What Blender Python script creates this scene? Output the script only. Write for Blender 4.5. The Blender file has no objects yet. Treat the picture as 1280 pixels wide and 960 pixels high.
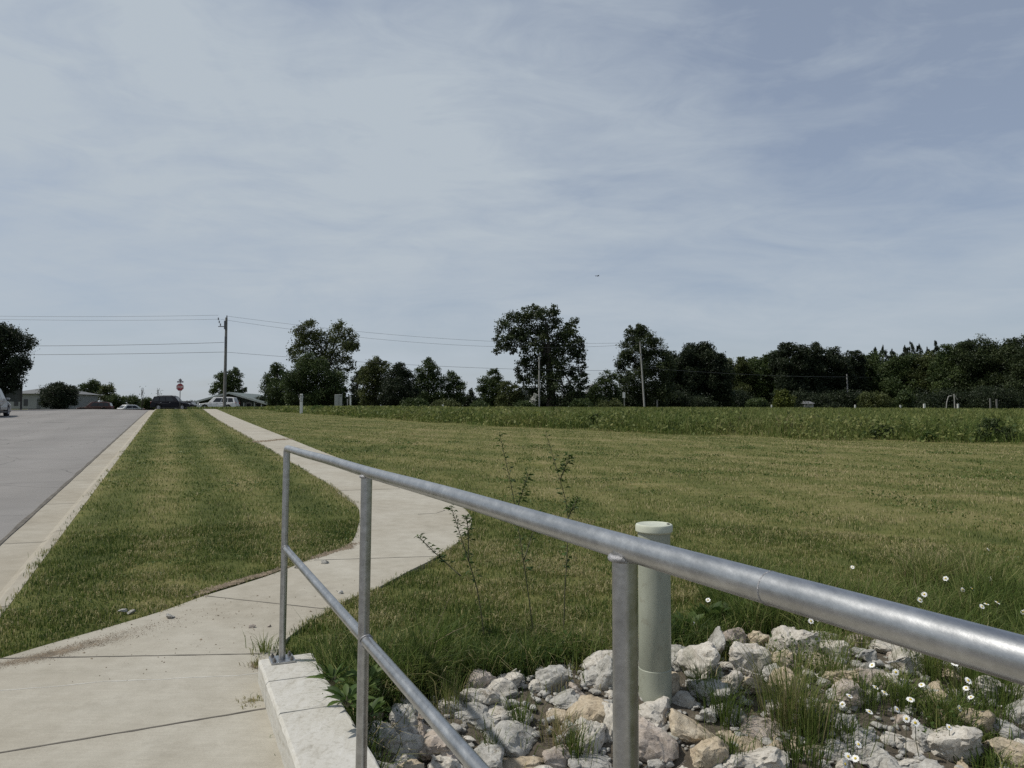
import bpy, bmesh, math, random
import numpy as np
from mathutils import Vector, Matrix, noise as mnoise

random.seed(11)
rng = np.random.default_rng(7)
R = math.radians
scene = bpy.context.scene
C = scene.collection

# ------------------------------------------------------------------ camera model
F, CXP, CYP, H = 950.0, 640.0, 480.0, 1.45
PITCH = math.atan(37 / F)
cp, sp = math.cos(PITCH), math.sin(PITCH)

def ray(px, py):
    a = (px - CXP) / F; b = (CYP - py) / F
    return Vector((a, cp - b * sp, sp + b * cp))

def at(px, py, Y):
    d = ray(px, py)
    k = Y / d.y
    return Vector((d.x * k, Y, H + d.z * k))

# ------------------------------------------------------------------ terrain: the street climbs along U, V points right of it
UX, UY = -0.4123, 0.9110
VX, VY = 0.9110, 0.4123
SL = 0.0255

def tv(x, y): return x * UX + y * UY, x * VX + y * VY
def xy(t, v): return t * UX + v * VX, t * UY + v * VY

def z_street(t):
    t = np.asarray(t, float)
    e = (t - 76) / 5.5
    z = SL * (t - 5.5 * np.logaddexp(0, e))
    drop = np.clip((t - 98) * 0.02, 0, 1.2)
    return z - drop

LAWN_EDGE = -0.97      # back of the kerb
ROAD_FAR = -13.2

def smooth(a, b, x):
    k = np.clip((np.asarray(x, float) - a) / (b - a), 0, 1)
    return k * k * (3 - 2 * k)

def dip(t, v):
    d = smooth(0.62, 0.95, v) * (1 - smooth(3.2, 5.0, v)) * (1 - smooth(2.75, 3.9, t + 0.25 * v))
    return 0.24 * d

def zt(x, y):
    t, v = tv(np.asarray(x, float), np.asarray(y, float))
    z = z_street(t) - dip(t, v)
    und = 0.035 * np.sin(0.5 * v + 0.3 * t) * smooth(6, 12, v)
    return z + und

def gp(px, py, dz=0.0):
    d = ray(px, py)
    k, step = 0.8, 0.02
    last = k
    while k < 400:
        p = (d.x * k, d.y * k, H + d.z * k)
        if p[2] < float(zt(p[0], p[1])) + dz:
            lo, hi = last, k
            for _ in range(18):
                m = (lo + hi) / 2
                if H + d.z * m < float(zt(d.x * m, d.y * m)) + dz: hi = m
                else: lo = m
            return Vector((d.x * hi, d.y * hi, H + d.z * hi))
        last = k
        k += max(step, k * 0.02)
    return Vector((d.x * k, d.y * k, H + d.z * k))

def in_poly(x, y, poly):
    x = np.asarray(x); y = np.asarray(y)
    inside = np.zeros(x.shape, bool)
    n = len(poly)
    for i in range(n):
        x1, y1 = poly[i]; x2, y2 = poly[(i + 1) % n]
        if y1 == y2: continue
        c = ((y1 > y) != (y2 > y)) & (x < (x2 - x1) * (y - y1) / (y2 - y1) + x1)
        inside ^= c
    return inside

def dist_poly(x, y, poly):
    best = np.full(np.asarray(x).shape, 1e9)
    n = len(poly)
    for i in range(n):
        ax, ay = poly[i]; bx, by = poly[(i + 1) % n]
        dx, dy = bx - ax, by - ay
        L = dx * dx + dy * dy + 1e-12
        k = np.clip(((x - ax) * dx + (y - ay) * dy) / L, 0, 1)
        best = np.minimum(best, np.hypot(x - ax - k * dx, y - ay - k * dy))
    return best

# ------------------------------------------------------------------ node helpers
def new_mat(name):
    m = bpy.data.materials.new(name); m.use_nodes = True
    nt = m.node_tree
    b = nt.nodes['Principled BSDF']
    return m, nt, b

def N(nt, typ, **kw):
    n = nt.nodes.new(typ)
    for k, v in kw.items(): setattr(n, k, v)
    return n

def ramp(nt, fac, stops):
    r = N(nt, 'ShaderNodeValToRGB')
    el = r.color_ramp.elements
    while len(el) > 1: el.remove(el[-1])
    el[0].position = stops[0][0]; el[0].color = (*stops[0][1], 1)
    for p, c in stops[1:]:
        e = el.new(p); e.color = (*c, 1)
    nt.links.new(fac, r.inputs[0])
    return r.outputs[0]

def noise(nt, vec, scale, detail=4, rough=0.55, dist=0.0):
    n = N(nt, 'ShaderNodeTexNoise')
    n.inputs['Scale'].default_value = scale
    n.inputs['Detail'].default_value = detail
    n.inputs['Roughness'].default_value = rough
    n.inputs['Distortion'].default_value = dist
    if vec is not None: nt.links.new(vec, n.inputs['Vector'])
    return n.outputs['Fac']

def mapping(nt, src, rot=(0, 0, 0), scale=(1, 1, 1), loc=(0, 0, 0)):
    m = N(nt, 'ShaderNodeMapping')
    m.inputs['Rotation'].default_value = rot
    m.inputs['Scale'].default_value = scale
    m.inputs['Location'].default_value = loc
    nt.links.new(src, m.inputs['Vector'])
    return m.outputs[0]

def mixc(nt, fac, a, b, mode='MIX'):
    m = N(nt, 'ShaderNodeMix', data_type='RGBA', blend_type=mode)
    for s, v in ((m.inputs[0], fac), (m.inputs[6], a), (m.inputs[7], b)):
        if hasattr(v, 'links'): nt.links.new(v, s)
        elif isinstance(v, (int, float)): s.default_value = v
        else: s.default_value = (*v, 1)
    return m.outputs[2]

def math_(nt, op, a, b=None, c=None, clamp=False):
    m = N(nt, 'ShaderNodeMath', operation=op, use_clamp=clamp)
    for i, v in enumerate((a, b, c)):
        if v is None: continue
        if hasattr(v, 'links'): nt.links.new(v, m.inputs[i])
        else: m.inputs[i].default_value = v
    return m.outputs[0]

def bump(nt, b, h, strength=0.3, dist=0.01):
    n = N(nt, 'ShaderNodeBump')
    n.inputs['Strength'].default_value = strength
    n.inputs['Distance'].default_value = dist
    nt.links.new(h, n.inputs['Height'])
    nt.links.new(n.outputs[0], b.inputs['Normal'])

def geo_pos(nt): return N(nt, 'ShaderNodeNewGeometry').outputs['Position']

def simple(name, col, rough=0.6, metal=0.0, var=0.12, scale=6.0, bumpk=0.0, spec=None):
    m, nt, b = new_mat(name)
    o = N(nt, 'ShaderNodeTexCoord').outputs['Object']
    f = noise(nt, o, scale, 5)
    lo = tuple(c * (1 - var) for c in col); hi = tuple(min(1, c * (1 + var)) for c in col)
    nt.links.new(ramp(nt, f, [(0.3, lo), (0.7, hi)]), b.inputs['Base Color'])
    b.inputs['Roughness'].default_value = rough
    b.inputs['Metallic'].default_value = metal
    if spec is not None: b.inputs['Specular IOR Level'].default_value = spec
    if bumpk: bump(nt, b, noise(nt, o, scale * 6, 4), bumpk, 0.004)
    return m

M = {}
# grass tone shared by soil sheet and blades: dry patches and mowing streaks fixed on the ground
def grass_tone(nt):
    p = geo_pos(nt)
    big = noise(nt, p, 0.22, 4, 0.6)
    mid = noise(nt, mapping(nt, p, (0, 0, 0), (0.8, 1.6, 1)), 2.4, 5, 0.7)
    rot = mapping(nt, p, (0, 0, R(-24.35)), (2.2, 0.05, 1))
    streak = noise(nt, rot, 1.0, 3, 0.5)
    rot2 = mapping(nt, p, (0, 0, R(38)), (0.25, 1.5, 1))
    streak2 = noise(nt, rot2, 1.0, 3, 0.5)
    a = math_(nt, 'MULTIPLY', big, 0.42)
    a = math_(nt, 'MULTIPLY_ADD', mid, 0.42, a)
    a = math_(nt, 'MULTIPLY_ADD', streak, 0.30, a)
    a = math_(nt, 'MULTIPLY_ADD', streak2, 0.20, a)
    a = math_(nt, 'SUBTRACT', a, 0.165)
    # drier and yellower on the open lawn away from the street, greener beside the walk and rocks
    sx = N(nt, 'ShaderNodeSeparateXYZ'); nt.links.new(p, sx.inputs[0])
    v = math_(nt, 'ADD', math_(nt, 'MULTIPLY', sx.outputs[0], VX), math_(nt, 'MULTIPLY', sx.outputs[1], VY))
    mr = N(nt, 'ShaderNodeMapRange'); mr.interpolation_type = 'SMOOTHSTEP'
    nt.links.new(v, mr.inputs[0]); mr.inputs[1].default_value = 2.2; mr.inputs[2].default_value = 8.0
    mr.inputs[3].default_value = -0.025; mr.inputs[4].default_value = 0.045
    a = math_(nt, 'ADD', a, mr.outputs[0])
    wob = noise(nt, p, 0.35, 3, 0.5)
    s1 = math_(nt, 'SINE', math_(nt, 'MULTIPLY_ADD', v, 5.6, math_(nt, 'MULTIPLY', wob, 3.0)))
    left = math_(nt, 'LESS_THAN', v, 2.6)
    q = math_(nt, 'ADD', math_(nt, 'MULTIPLY', sx.outputs[0], 0.70), math_(nt, 'MULTIPLY', sx.outputs[1], 0.72))
    s2 = math_(nt, 'SINE', math_(nt, 'MULTIPLY_ADD', q, 3.3, math_(nt, 'MULTIPLY', wob, 9.0)))
    st = math_(nt, 'MULTIPLY_ADD', math_(nt, 'MULTIPLY', s1, left), 0.085, math_(nt, 'MULTIPLY', math_(nt, 'MULTIPLY', s2, math_(nt, 'SUBTRACT', 1.0, left)), 0.05))  # mowing stripes: light and dark of leaning blades put into the tone
    st = math_(nt, 'MULTIPLY', st, math_(nt, 'MULTIPLY_ADD', mid, 1.6, 0.2))
    return math_(nt, 'ADD', a, st)

def make_grass_mats():
    m, nt, b = new_mat('turf_soil')
    tone = grass_tone(nt)
    p = geo_pos(nt)
    fine = noise(nt, p, 38, 3, 0.7)
    k = math_(nt, 'MULTIPLY_ADD', fine, 0.35, math_(nt, 'SUBTRACT', tone, 0.175))
    col = ramp(nt, k, [(0.28, (0.046, 0.058, 0.016)), (0.44, (0.082, 0.093, 0.028)), (0.58, (0.130, 0.127, 0.046)), (0.76, (0.21, 0.180, 0.090))])
    nt.links.new(col, b.inputs['Base Color'])
    b.inputs['Roughness'].default_value = 0.95; b.inputs['Specular IOR Level'].default_value = 0.1
    bump(nt, b, fine, 0.6, 0.02)
    M['turf'] = m
    for key, stops in (('lawn', [(0.14, (0.034, 0.064, 0.012)), (0.38, (0.084, 0.128, 0.025)), (0.57, (0.150, 0.180, 0.046)), (0.75, (0.24, 0.235, 0.085)), (0.94, (0.44, 0.38, 0.21))]),
                       ('tall', [(0.10, (0.040, 0.072, 0.014)), (0.38, (0.095, 0.142, 0.030)), (0.60, (0.165, 0.205, 0.055)), (0.80, (0.26, 0.255, 0.10)), (0.95, (0.36, 0.30, 0.17))]),
                       ('field', [(0.12, (0.048, 0.076, 0.019)), (0.38, (0.118, 0.150, 0.042)), (0.68, (0.175, 0.195, 0.060)), (1.0, (0.26, 0.255, 0.10))])):
        m, nt, b = new_mat(key + '_blade')
        at_ = N(nt, 'ShaderNodeAttribute', attribute_name='tint')
        if key == 'lawn':
            k = math_(nt, 'MULTIPLY_ADD', grass_tone(nt), 1.25, math_(nt, 'MULTIPLY_ADD', at_.outputs['Fac'], 0.72, -0.46))
        else:
            k = math_(nt, 'MULTIPLY_ADD', noise(nt, geo_pos(nt), 0.5 if key == 'tall' else 0.13, 3), 0.6, math_(nt, 'MULTIPLY_ADD', at_.outputs['Fac'], 0.8, -0.2))
        col = ramp(nt, k, stops)
        nt.links.new(col, b.inputs['Base Color'])
        b.inputs['Roughness'].default_value = 0.6
        b.inputs['Specular IOR Level'].default_value = 0.25
        tr = N(nt, 'ShaderNodeBsdfTranslucent'); nt.links.new(col, tr.inputs['Color'])
        mx = N(nt, 'ShaderNodeMixShader'); mx.inputs[0].default_value = 0.38
        nt.links.new(b.outputs[0], mx.inputs[1]); nt.links.new(tr.outputs[0], mx.inputs[2])
        nt.links.new(mx.outputs[0], nt.nodes['Material Output'].inputs['Surface'])
        M[key] = m
make_grass_mats()

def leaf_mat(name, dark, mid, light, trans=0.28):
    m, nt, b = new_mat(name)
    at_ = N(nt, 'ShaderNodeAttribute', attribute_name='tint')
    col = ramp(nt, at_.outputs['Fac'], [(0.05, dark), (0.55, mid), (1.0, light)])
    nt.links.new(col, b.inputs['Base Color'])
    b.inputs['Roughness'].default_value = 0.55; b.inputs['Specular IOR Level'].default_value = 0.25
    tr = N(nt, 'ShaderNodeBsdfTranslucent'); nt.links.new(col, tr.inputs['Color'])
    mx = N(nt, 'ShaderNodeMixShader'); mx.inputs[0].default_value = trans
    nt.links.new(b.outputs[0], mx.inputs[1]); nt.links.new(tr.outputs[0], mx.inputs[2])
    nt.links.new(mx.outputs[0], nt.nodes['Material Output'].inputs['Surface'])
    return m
M['leaf_oak'] = leaf_mat('oak_leaves', (0.0146, 0.0244, 0.0098), (0.0366, 0.0525, 0.0183), (0.0756, 0.0952, 0.0366))
M['leaf_mid'] = leaf_mat('green_leaves', (0.0183, 0.0342, 0.011), (0.0488, 0.0732, 0.022), (0.0976, 0.1281, 0.0415))
M['leaf_olive'] = leaf_mat('olive_leaves', (0.024, 0.036, 0.011), (0.068, 0.084, 0.026), (0.13, 0.145, 0.052))
M['leaf_dark'] = leaf_mat('dark_leaves', (0.0098, 0.0171, 0.0085), (0.022, 0.0329, 0.0146), (0.0464, 0.061, 0.0268))
M['leaf_conifer'] = leaf_mat('conifer_needles', (0.012, 0.022, 0.012), (0.025, 0.038, 0.020), (0.050, 0.065, 0.034), 0.1)
M['leaf_lime'] = leaf_mat('yellow_green_leaves', (0.03, 0.045, 0.008), (0.085, 0.105, 0.018), (0.14, 0.15, 0.03))
M['leaf_weed'] = leaf_mat('weed_leaves', (0.026, 0.052, 0.011), (0.06, 0.105, 0.024), (0.11, 0.155, 0.042), 0.35)
M['clover'] = leaf_mat('clover_leaves', (0.05, 0.085, 0.02), (0.095, 0.14, 0.034), (0.17, 0.20, 0.07), 0.3)
M['leaf_white'] = leaf_mat('white_blossom', (0.35, 0.36, 0.33), (0.6, 0.6, 0.55), (0.75, 0.75, 0.7), 0.2)
M['bark'] = simple('bark', (0.045, 0.038, 0.03), 0.9, 0, 0.4, 8, 0.6)
M['twig'] = simple('weed_stem', (0.075, 0.075, 0.035), 0.8, 0, 0.3, 20)
M['drytwig'] = simple('dry_stem', (0.20, 0.16, 0.10), 0.9, 0, 0.35, 20)

# ------------------------------------------------------------------ concrete family
def concrete(name, base, warm, stain=0.5, scale=1.0, bumpk=0.25):
    m, nt, b = new_mat(name)
    p = geo_pos(nt)
    big = noise(nt, p, 0.9 * scale, 5, 0.6)
    mid = noise(nt, p, 7 * scale, 5, 0.65)
    fine = noise(nt, p, 160, 3, 0.7)
    brushed = noise(nt, mapping(nt, p, (0, 0, R(-24.35)), (3, 90, 1)), 1.0, 3, 0.6)
    col = ramp(nt, big, [(0.28, warm), (0.62, base)])
    col = mixc(nt, 0.5, col, ramp(nt, mid, [(0.3, (0.72, 0.70, 0.66)), (0.65, (1.06, 1.06, 1.06))]), 'MULTIPLY')
    col = mixc(nt, 0.45, col, ramp(nt, fine, [(0.3, (0.72, 0.72, 0.72)), (0.7, (1.15, 1.15, 1.15))]), 'MULTIPLY')
    col = mixc(nt, 0.25, col, ramp(nt, brushed, [(0.35, (0.8, 0.8, 0.8)), (0.65, (1.1, 1.1, 1.1))]), 'MULTIPLY')
    st = ramp(nt, noise(nt, p, 2.3 * scale, 6, 0.75), [(0.56, (0, 0, 0)), (0.75, (1, 1, 1))])
    f = N(nt, 'ShaderNodeRGBToBW'); nt.links.new(st, f.inputs[0])
    col = mixc(nt, math_(nt, 'MULTIPLY', f.outputs[0], stain), col, tuple(c * 0.62 for c in warm))
    nt.links.new(col, b.inputs['Base Color'])
    b.inputs['Roughness'].default_value = 0.9; b.inputs['Specular IOR Level'].default_value = 0.25
    h = math_(nt, 'ADD', math_(nt, 'MULTIPLY', fine, 0.5), math_(nt, 'MULTIPLY', brushed, 0.5))
    bump(nt, b, h, bumpk, 0.006)
    return m
M['walk'] = concrete('walk_concrete', (0.392, 0.370, 0.314), (0.325, 0.297, 0.240), 0.45)
M['gutter'] = concrete('gutter_concrete', (0.36, 0.335, 0.28), (0.30, 0.27, 0.215), 0.5, 0.7)
M['joint'] = simple('joint_dark_line', (0.10, 0.09, 0.075), 0.95, 0, 0.4, 9)  # own dark tone of the slab joints and the asphalt edge crack
M['paleline'] = simple('mineral_line', (0.50, 0.49, 0.45), 0.95, 0, 0.15, 30)

def wall_mat():
    m, nt, b = new_mat('wall_concrete')
    p = geo_pos(nt)
    streak = noise(nt, mapping(nt, p, (0, 0, R(-24.35)), (22, 5, 40)), 1.0, 5, 0.65, 0.6)
    spot = noise(nt, p, 45, 4, 0.7)
    col = ramp(nt, streak, [(0.25, (0.31, 0.29, 0.245)), (0.42, (0.44, 0.425, 0.38)), (0.7, (0.50, 0.49, 0.455))])
    col = mixc(nt, 0.45, col, ramp(nt, spot, [(0.32, (0.55, 0.53, 0.48)), (0.5, (1, 1, 1))]), 'MULTIPLY')
    nt.links.new(col, b.inputs['Base Color'])
    b.inputs['Roughness'].default_value = 0.92
    bump(nt, b, math_(nt, 'ADD', streak, math_(nt, 'MULTIPLY', spot, 0.8)), 0.3, 0.005)
    return m
M['wall'] = wall_mat()

def asphalt():
    m, nt, b = new_mat('asphalt')
    p = geo_pos(nt)
    big = noise(nt, mapping(nt, p, (0, 0, R(-24.35)), (0.5, 0.06, 1)), 1.0, 4, 0.6)
    grain = noise(nt, p, 120, 3, 0.8)
    col = ramp(nt, big, [(0.3, (0.178, 0.168, 0.158)), (0.7, (0.222, 0.212, 0.202))])
    col = mixc(nt, 0.6, col, ramp(nt, grain, [(0.3, (0.6, 0.6, 0.6)), (0.7, (1.3, 1.3, 1.3))]), 'MULTIPLY')
    sx = N(nt, 'ShaderNodeSeparateXYZ'); nt.links.new(p, sx.inputs[0])
    v = math_(nt, 'ADD', math_(nt, 'MULTIPLY', sx.outputs[0], VX), math_(nt, 'MULTIPLY', sx.outputs[1], VY))
    tyre = math_(nt, 'SINE', math_(nt, 'MULTIPLY_ADD', v, 3.6, 1.0))
    col = mixc(nt, math_(nt, 'MULTIPLY_ADD', tyre, 0.10, 0.10), col, (0.12, 0.115, 0.11))
    blot = noise(nt, p, 0.8, 6, 0.7)
    col = mixc(nt, 0.5, col, ramp(nt, blot, [(0.3, (0.78, 0.78, 0.78)), (0.65, (1.12, 1.11, 1.1))]), 'MULTIPLY')
    vor = N(nt, 'ShaderNodeTexVoronoi', feature='DISTANCE_TO_EDGE'); vor.inputs['Scale'].default_value = 0.28
    nz = N(nt, 'ShaderNodeTexNoise'); nz.inputs['Scale'].default_value = 1.7; nt.links.new(p, nz.inputs['Vector'])
    nt.links.new(mixc(nt, 0.25, p, nz.outputs['Color'], 'ADD'), vor.inputs['Vector'])
    crack = math_(nt, 'LESS_THAN', vor.outputs['Distance'], 0.0035)
    col = mixc(nt, math_(nt, 'MULTIPLY', crack, 0.55), col, (0.06, 0.057, 0.053))
    nt.links.new(col, b.inputs['Base Color'])
    b.inputs['Roughness'].default_value = 0.85
    bump(nt, b, grain, 0.4, 0.006)
    return m
M['asphalt'] = asphalt()

def galv():
    m, nt, b = new_mat('galvanised_steel')
    o = N(nt, 'ShaderNodeTexCoord').outputs['Object']
    sp_ = noise(nt, mapping(nt, o, (0, 0, 0), (1, 1, 1)), 60, 4, 0.7)
    blot = noise(nt, mapping(nt, o, (0, 0, R(-24.35)), (4, 1, 4)), 7, 6, 0.75)
    col = ramp(nt, blot, [(0.3, (0.33, 0.335, 0.34)), (0.7, (0.52, 0.525, 0.53))])
    col = mixc(nt, 0.5, col, ramp(nt, sp_, [(0.3, (0.75, 0.75, 0.75)), (0.65, (1.1, 1.1, 1.1))]), 'MULTIPLY')
    nt.links.new(col, b.inputs['Base Color'])
    b.inputs['Metallic'].default_value = 1.0
    nt.links.new(math_(nt, 'MULTIPLY_ADD', blot, 0.26, 0.23), b.inputs['Roughness'])
    bump(nt, b, math_(nt, 'ADD', blot, math_(nt, 'MULTIPLY', sp_, 0.5)), 0.06, 0.004)
    return m
M['galv'] = galv()
M['weld'] = simple('weld_bead', (0.30, 0.30, 0.31), 0.55, 0.7, 0.3, 80, 0.5)
M['bolt'] = simple('bolt_steel', (0.20, 0.19, 0.18), 0.5, 0.8, 0.3, 60)

def pipe_mat():
    m, nt, b = new_mat('pale_green_plastic')
    o = N(nt, 'ShaderNodeTexCoord').outputs['Object']
    f = noise(nt, mapping(nt, o, (0, 0, 0), (3, 3, 0.9)), 4, 5, 0.7)
    col = ramp(nt, f, [(0.25, (0.255, 0.27, 0.215)), (0.55, (0.31, 0.325, 0.262)), (0.8, (0.35, 0.365, 0.30))])
    dirt = noise(nt, o, 22, 5, 0.75)
    col = mixc(nt, math_(nt, 'MULTIPLY', math_(nt, 'GREATER_THAN', dirt, 0.60), 0.4), col, (0.22, 0.21, 0.16))
    nt.links.new(col, b.inputs['Base Color'])
    b.inputs['Roughness'].default_value = 0.5
    return m
M['pipe'] = pipe_mat()
M['cap'] = simple('cap_plastic', (0.47, 0.49, 0.40), 0.5, 0, 0.07, 14)
M['black'] = simple('black_plastic', (0.012, 0.012, 0.013), 0.6)

def rock_mat(name, cols, lichen=0.3):
    m, nt, b = new_mat(name)
    o = N(nt, 'ShaderNodeTexCoord').outputs['Object']
    info = N(nt, 'ShaderNodeObjectInfo')
    vm = N(nt, 'ShaderNodeVectorMath', operation='ADD'); nt.links.new(o, vm.inputs[0]); nt.links.new(info.outputs['Location'], vm.inputs[1])
    p = vm.outputs[0]
    f = noise(nt, p, 9, 6, 0.7, 0.4)
    g = noise(nt, p, 55, 5, 0.8)
    v = N(nt, 'ShaderNodeTexVoronoi', feature='DISTANCE_TO_EDGE'); v.inputs['Scale'].default_value = 7; nt.links.new(p, v.inputs['Vector'])
    col = ramp(nt, f, [(0.28, cols[0]), (0.5, cols[1]), (0.72, cols[2])])
    col = mixc(nt, 0.6, col, ramp(nt, g, [(0.32, (0.45, 0.43, 0.40)), (0.52, (1, 1, 1)), (0.75, (1.15, 1.15, 1.15))]), 'MULTIPLY')
    pit = noise(nt, p, 26, 5, 0.8)
    col = mixc(nt, math_(nt, 'MULTIPLY', math_(nt, 'GREATER_THAN', pit, 0.60), 0.6), col, (0.17, 0.14, 0.10))
    moss = noise(nt, p, 5, 4, 0.7)
    col = mixc(nt, math_(nt, 'MULTIPLY', math_(nt, 'GREATER_THAN', moss, 0.60), lichen), col, (0.13, 0.135, 0.085))
    nt.links.new(col, b.inputs['Base Color'])
    b.inputs['Roughness'].default_value = 0.92; b.inputs['Specular IOR Level'].default_value = 0.2
    h = math_(nt, 'ADD', math_(nt, 'MULTIPLY', f, 1.0), math_(nt, 'MULTIPLY', g, 0.45))
    h = math_(nt, 'ADD', h, math_(nt, 'MULTIPLY', math_(nt, 'MINIMUM', v.outputs['Distance'], 0.06), 3.0))
    bump(nt, b, h, 0.85, 0.012)
    return m
M['white'] = rock_mat('white_limestone', [(0.36, 0.325, 0.27), (0.51, 0.48, 0.425), (0.575, 0.55, 0.50)], 0.3)
M['buff'] = rock_mat('buff_limestone', [(0.30, 0.24, 0.17), (0.44, 0.37, 0.27), (0.54, 0.48, 0.38)], 0.18)
M['grey'] = rock_mat('grey_limestone', [(0.25, 0.24, 0.215), (0.38, 0.37, 0.34), (0.49, 0.48, 0.45)], 0.28)
M['pink'] = rock_mat('pinkish_limestone', [(0.27, 0.225, 0.185), (0.41, 0.355, 0.305), (0.51, 0.465, 0.42)], 0.22)

def dirt_mat():
    m, nt, b = new_mat('loose_dirt')
    p = geo_pos(nt)
    f = noise(nt, p, 28, 6, 0.8)
    nt.links.new(ramp(nt, f, [(0.3, (0.055, 0.045, 0.032)), (0.55, (0.11, 0.092, 0.066)), (0.75, (0.20, 0.175, 0.135))]), b.inputs['Base Color'])
    b.inputs['Roughness'].default_value = 0.95
    bump(nt, b, f, 0.8, 0.02)
    return m
M['dirt'] = dirt_mat()
M['drysoil'] = simple('dry_soil', (0.17, 0.135, 0.095), 0.95, 0, 0.45, 14)
M['petal'] = simple('white_petals', (0.78, 0.78, 0.76), 0.7, 0, 0.05, 30)
M['yolk'] = simple('flower_centre', (0.55, 0.42, 0.06), 0.8, 0, 0.2, 60)
M['wood'] = simple('weathered_wood', (0.155, 0.152, 0.145), 0.9, 0, 0.3, 3, 0.4)
M['palewood'] = simple('pale_wood', (0.29, 0.285, 0.27), 0.9, 0, 0.25, 3, 0.3)
M['wire'] = simple('cable', (0.08, 0.085, 0.09), 0.6, 0.3)
M['insul'] = simple('insulator', (0.10, 0.10, 0.11), 0.4)
M['signred'] = simple('sign_red', (0.28, 0.022, 0.035), 0.5, 0, 0.06)
M['signwhite'] = simple('sign_white', (0.70, 0.70, 0.70), 0.5, 0, 0.04)
M['signback'] = simple('sign_grey', (0.24, 0.20, 0.24), 0.5, 0.2, 0.05)
M['post'] = simple('post_steel', (0.10, 0.095, 0.09), 0.6, 0.4)
M['whitepaint'] = simple('white_paint', (0.62, 0.62, 0.60), 0.5, 0, 0.08)
M['silver'] = simple('silver_paint', (0.30, 0.31, 0.32), 0.28, 0.35, 0.04)
M['carwhite'] = simple('white_car_paint', (0.66, 0.66, 0.65), 0.25, 0, 0.03)
M['carblack'] = simple('black_car_paint', (0.004, 0.005, 0.010), 0.5, 0, 0.1, spec=0.25)
M['carred'] = simple('red_car_paint', (0.045, 0.011, 0.011), 0.55, 0, 0.1)
M['glass'] = simple('dark_car_glass', (0.012, 0.014, 0.016), 0.12, 0, 0.1)
M['tyre'] = simple('tyre_rubber', (0.015, 0.015, 0.016), 0.85)
M['rim'] = simple('alloy_rim', (0.36, 0.36, 0.37), 0.35, 0.7)
M['lampred'] = simple('tail_lamp', (0.25, 0.015, 0.012), 0.3)
M['lampclear'] = simple('head_lamp', (0.55, 0.56, 0.57), 0.2)
M['roofgreen'] = simple('green_metal_roof', (0.11, 0.135, 0.125), 0.55, 0.2, 0.08)
M['fascia'] = simple('roof_edge', (0.40, 0.42, 0.41), 0.6)
M['sidingdark'] = simple('dark_green_siding', (0.030, 0.040, 0.036), 0.8, 0, 0.15, 4)
M['brick'] = simple('brown_brick', (0.09, 0.07, 0.055), 0.9, 0, 0.25, 10)
M['sidingpale'] = simple('pale_siding', (0.26, 0.265, 0.26), 0.8, 0, 0.08, 3)
M['roofgrey'] = simple('grey_shingle', (0.13, 0.135, 0.14), 0.9, 0, 0.15, 5)
M['panel'] = simple('dark_grey_panel', (0.040, 0.048, 0.047), 0.7, 0, 0.1)
M['pedestal'] = simple('grey_pedestal', (0.30, 0.31, 0.29), 0.6)
M['reflect'] = simple('marker_stripe', (0.05, 0.055, 0.055), 0.5)
M['stone'] = simple('road_pebble', (0.27, 0.25, 0.21), 0.9, 0, 0.25, 40, 0.4)
M['feather'] = simple('dark_feathers', (0.02, 0.02, 0.022), 0.8)

# ------------------------------------------------------------------ object helpers
def tag(o, label=None, cat=None, group=None, kind=None):
    if label: o['label'] = label
    if cat: o['category'] = cat
    if group: o['group'] = group
    if kind: o['kind'] = kind
    return o

def empty(name, loc, label, cat, group=None, rz=0):
    o = bpy.data.objects.new(name, None); C.objects.link(o)
    o.location = loc; o.rotation_euler = (0, 0, rz); o.empty_display_size = 0.1
    return tag(o, label, cat, group)

def link(name, me, mat, parent=None):
    o = bpy.data.objects.new(name, me); C.objects.link(o)
    for mm in (mat if isinstance(mat, (list, tuple)) else [mat]):
        if mm: me.materials.append(mm)
    if parent is not None: o.parent = parent
    return o

def obj(name, bm, mat, parent=None, smooth_=False, auto=None):
    me = bpy.data.meshes.new(name)
    bm.normal_update(); bm.to_mesh(me); bm.free()
    if smooth_:
        me.polygons.foreach_set('use_smooth', [True] * len(me.polygons))
        if auto: 
            try: me.set_sharp_from_angle(angle=R(auto))
            except Exception: pass
    return link(name, me, mat, parent)

def box(bm, c, s, rz=0.0, bev=0.0):
    r = bmesh.ops.create_cube(bm, size=1.0)
    vs = r['verts']
    bmesh.ops.scale(bm, vec=s, verts=vs)
    if bev:
        es = list({e for v in vs for e in v.link_edges})
        g = bmesh.ops.bevel(bm, geom=es, offset=bev, segments=2, affect='EDGES', profile=0.5)
        vs = list({v for f in g['faces'] for v in f.verts} | {v for v in vs if v.is_valid})
    if rz: bmesh.ops.rotate(bm, cent=(0, 0, 0), matrix=Matrix.Rotation(rz, 3, 'Z'), verts=vs)
    bmesh.ops.translate(bm, vec=c, verts=vs)
    return vs

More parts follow.
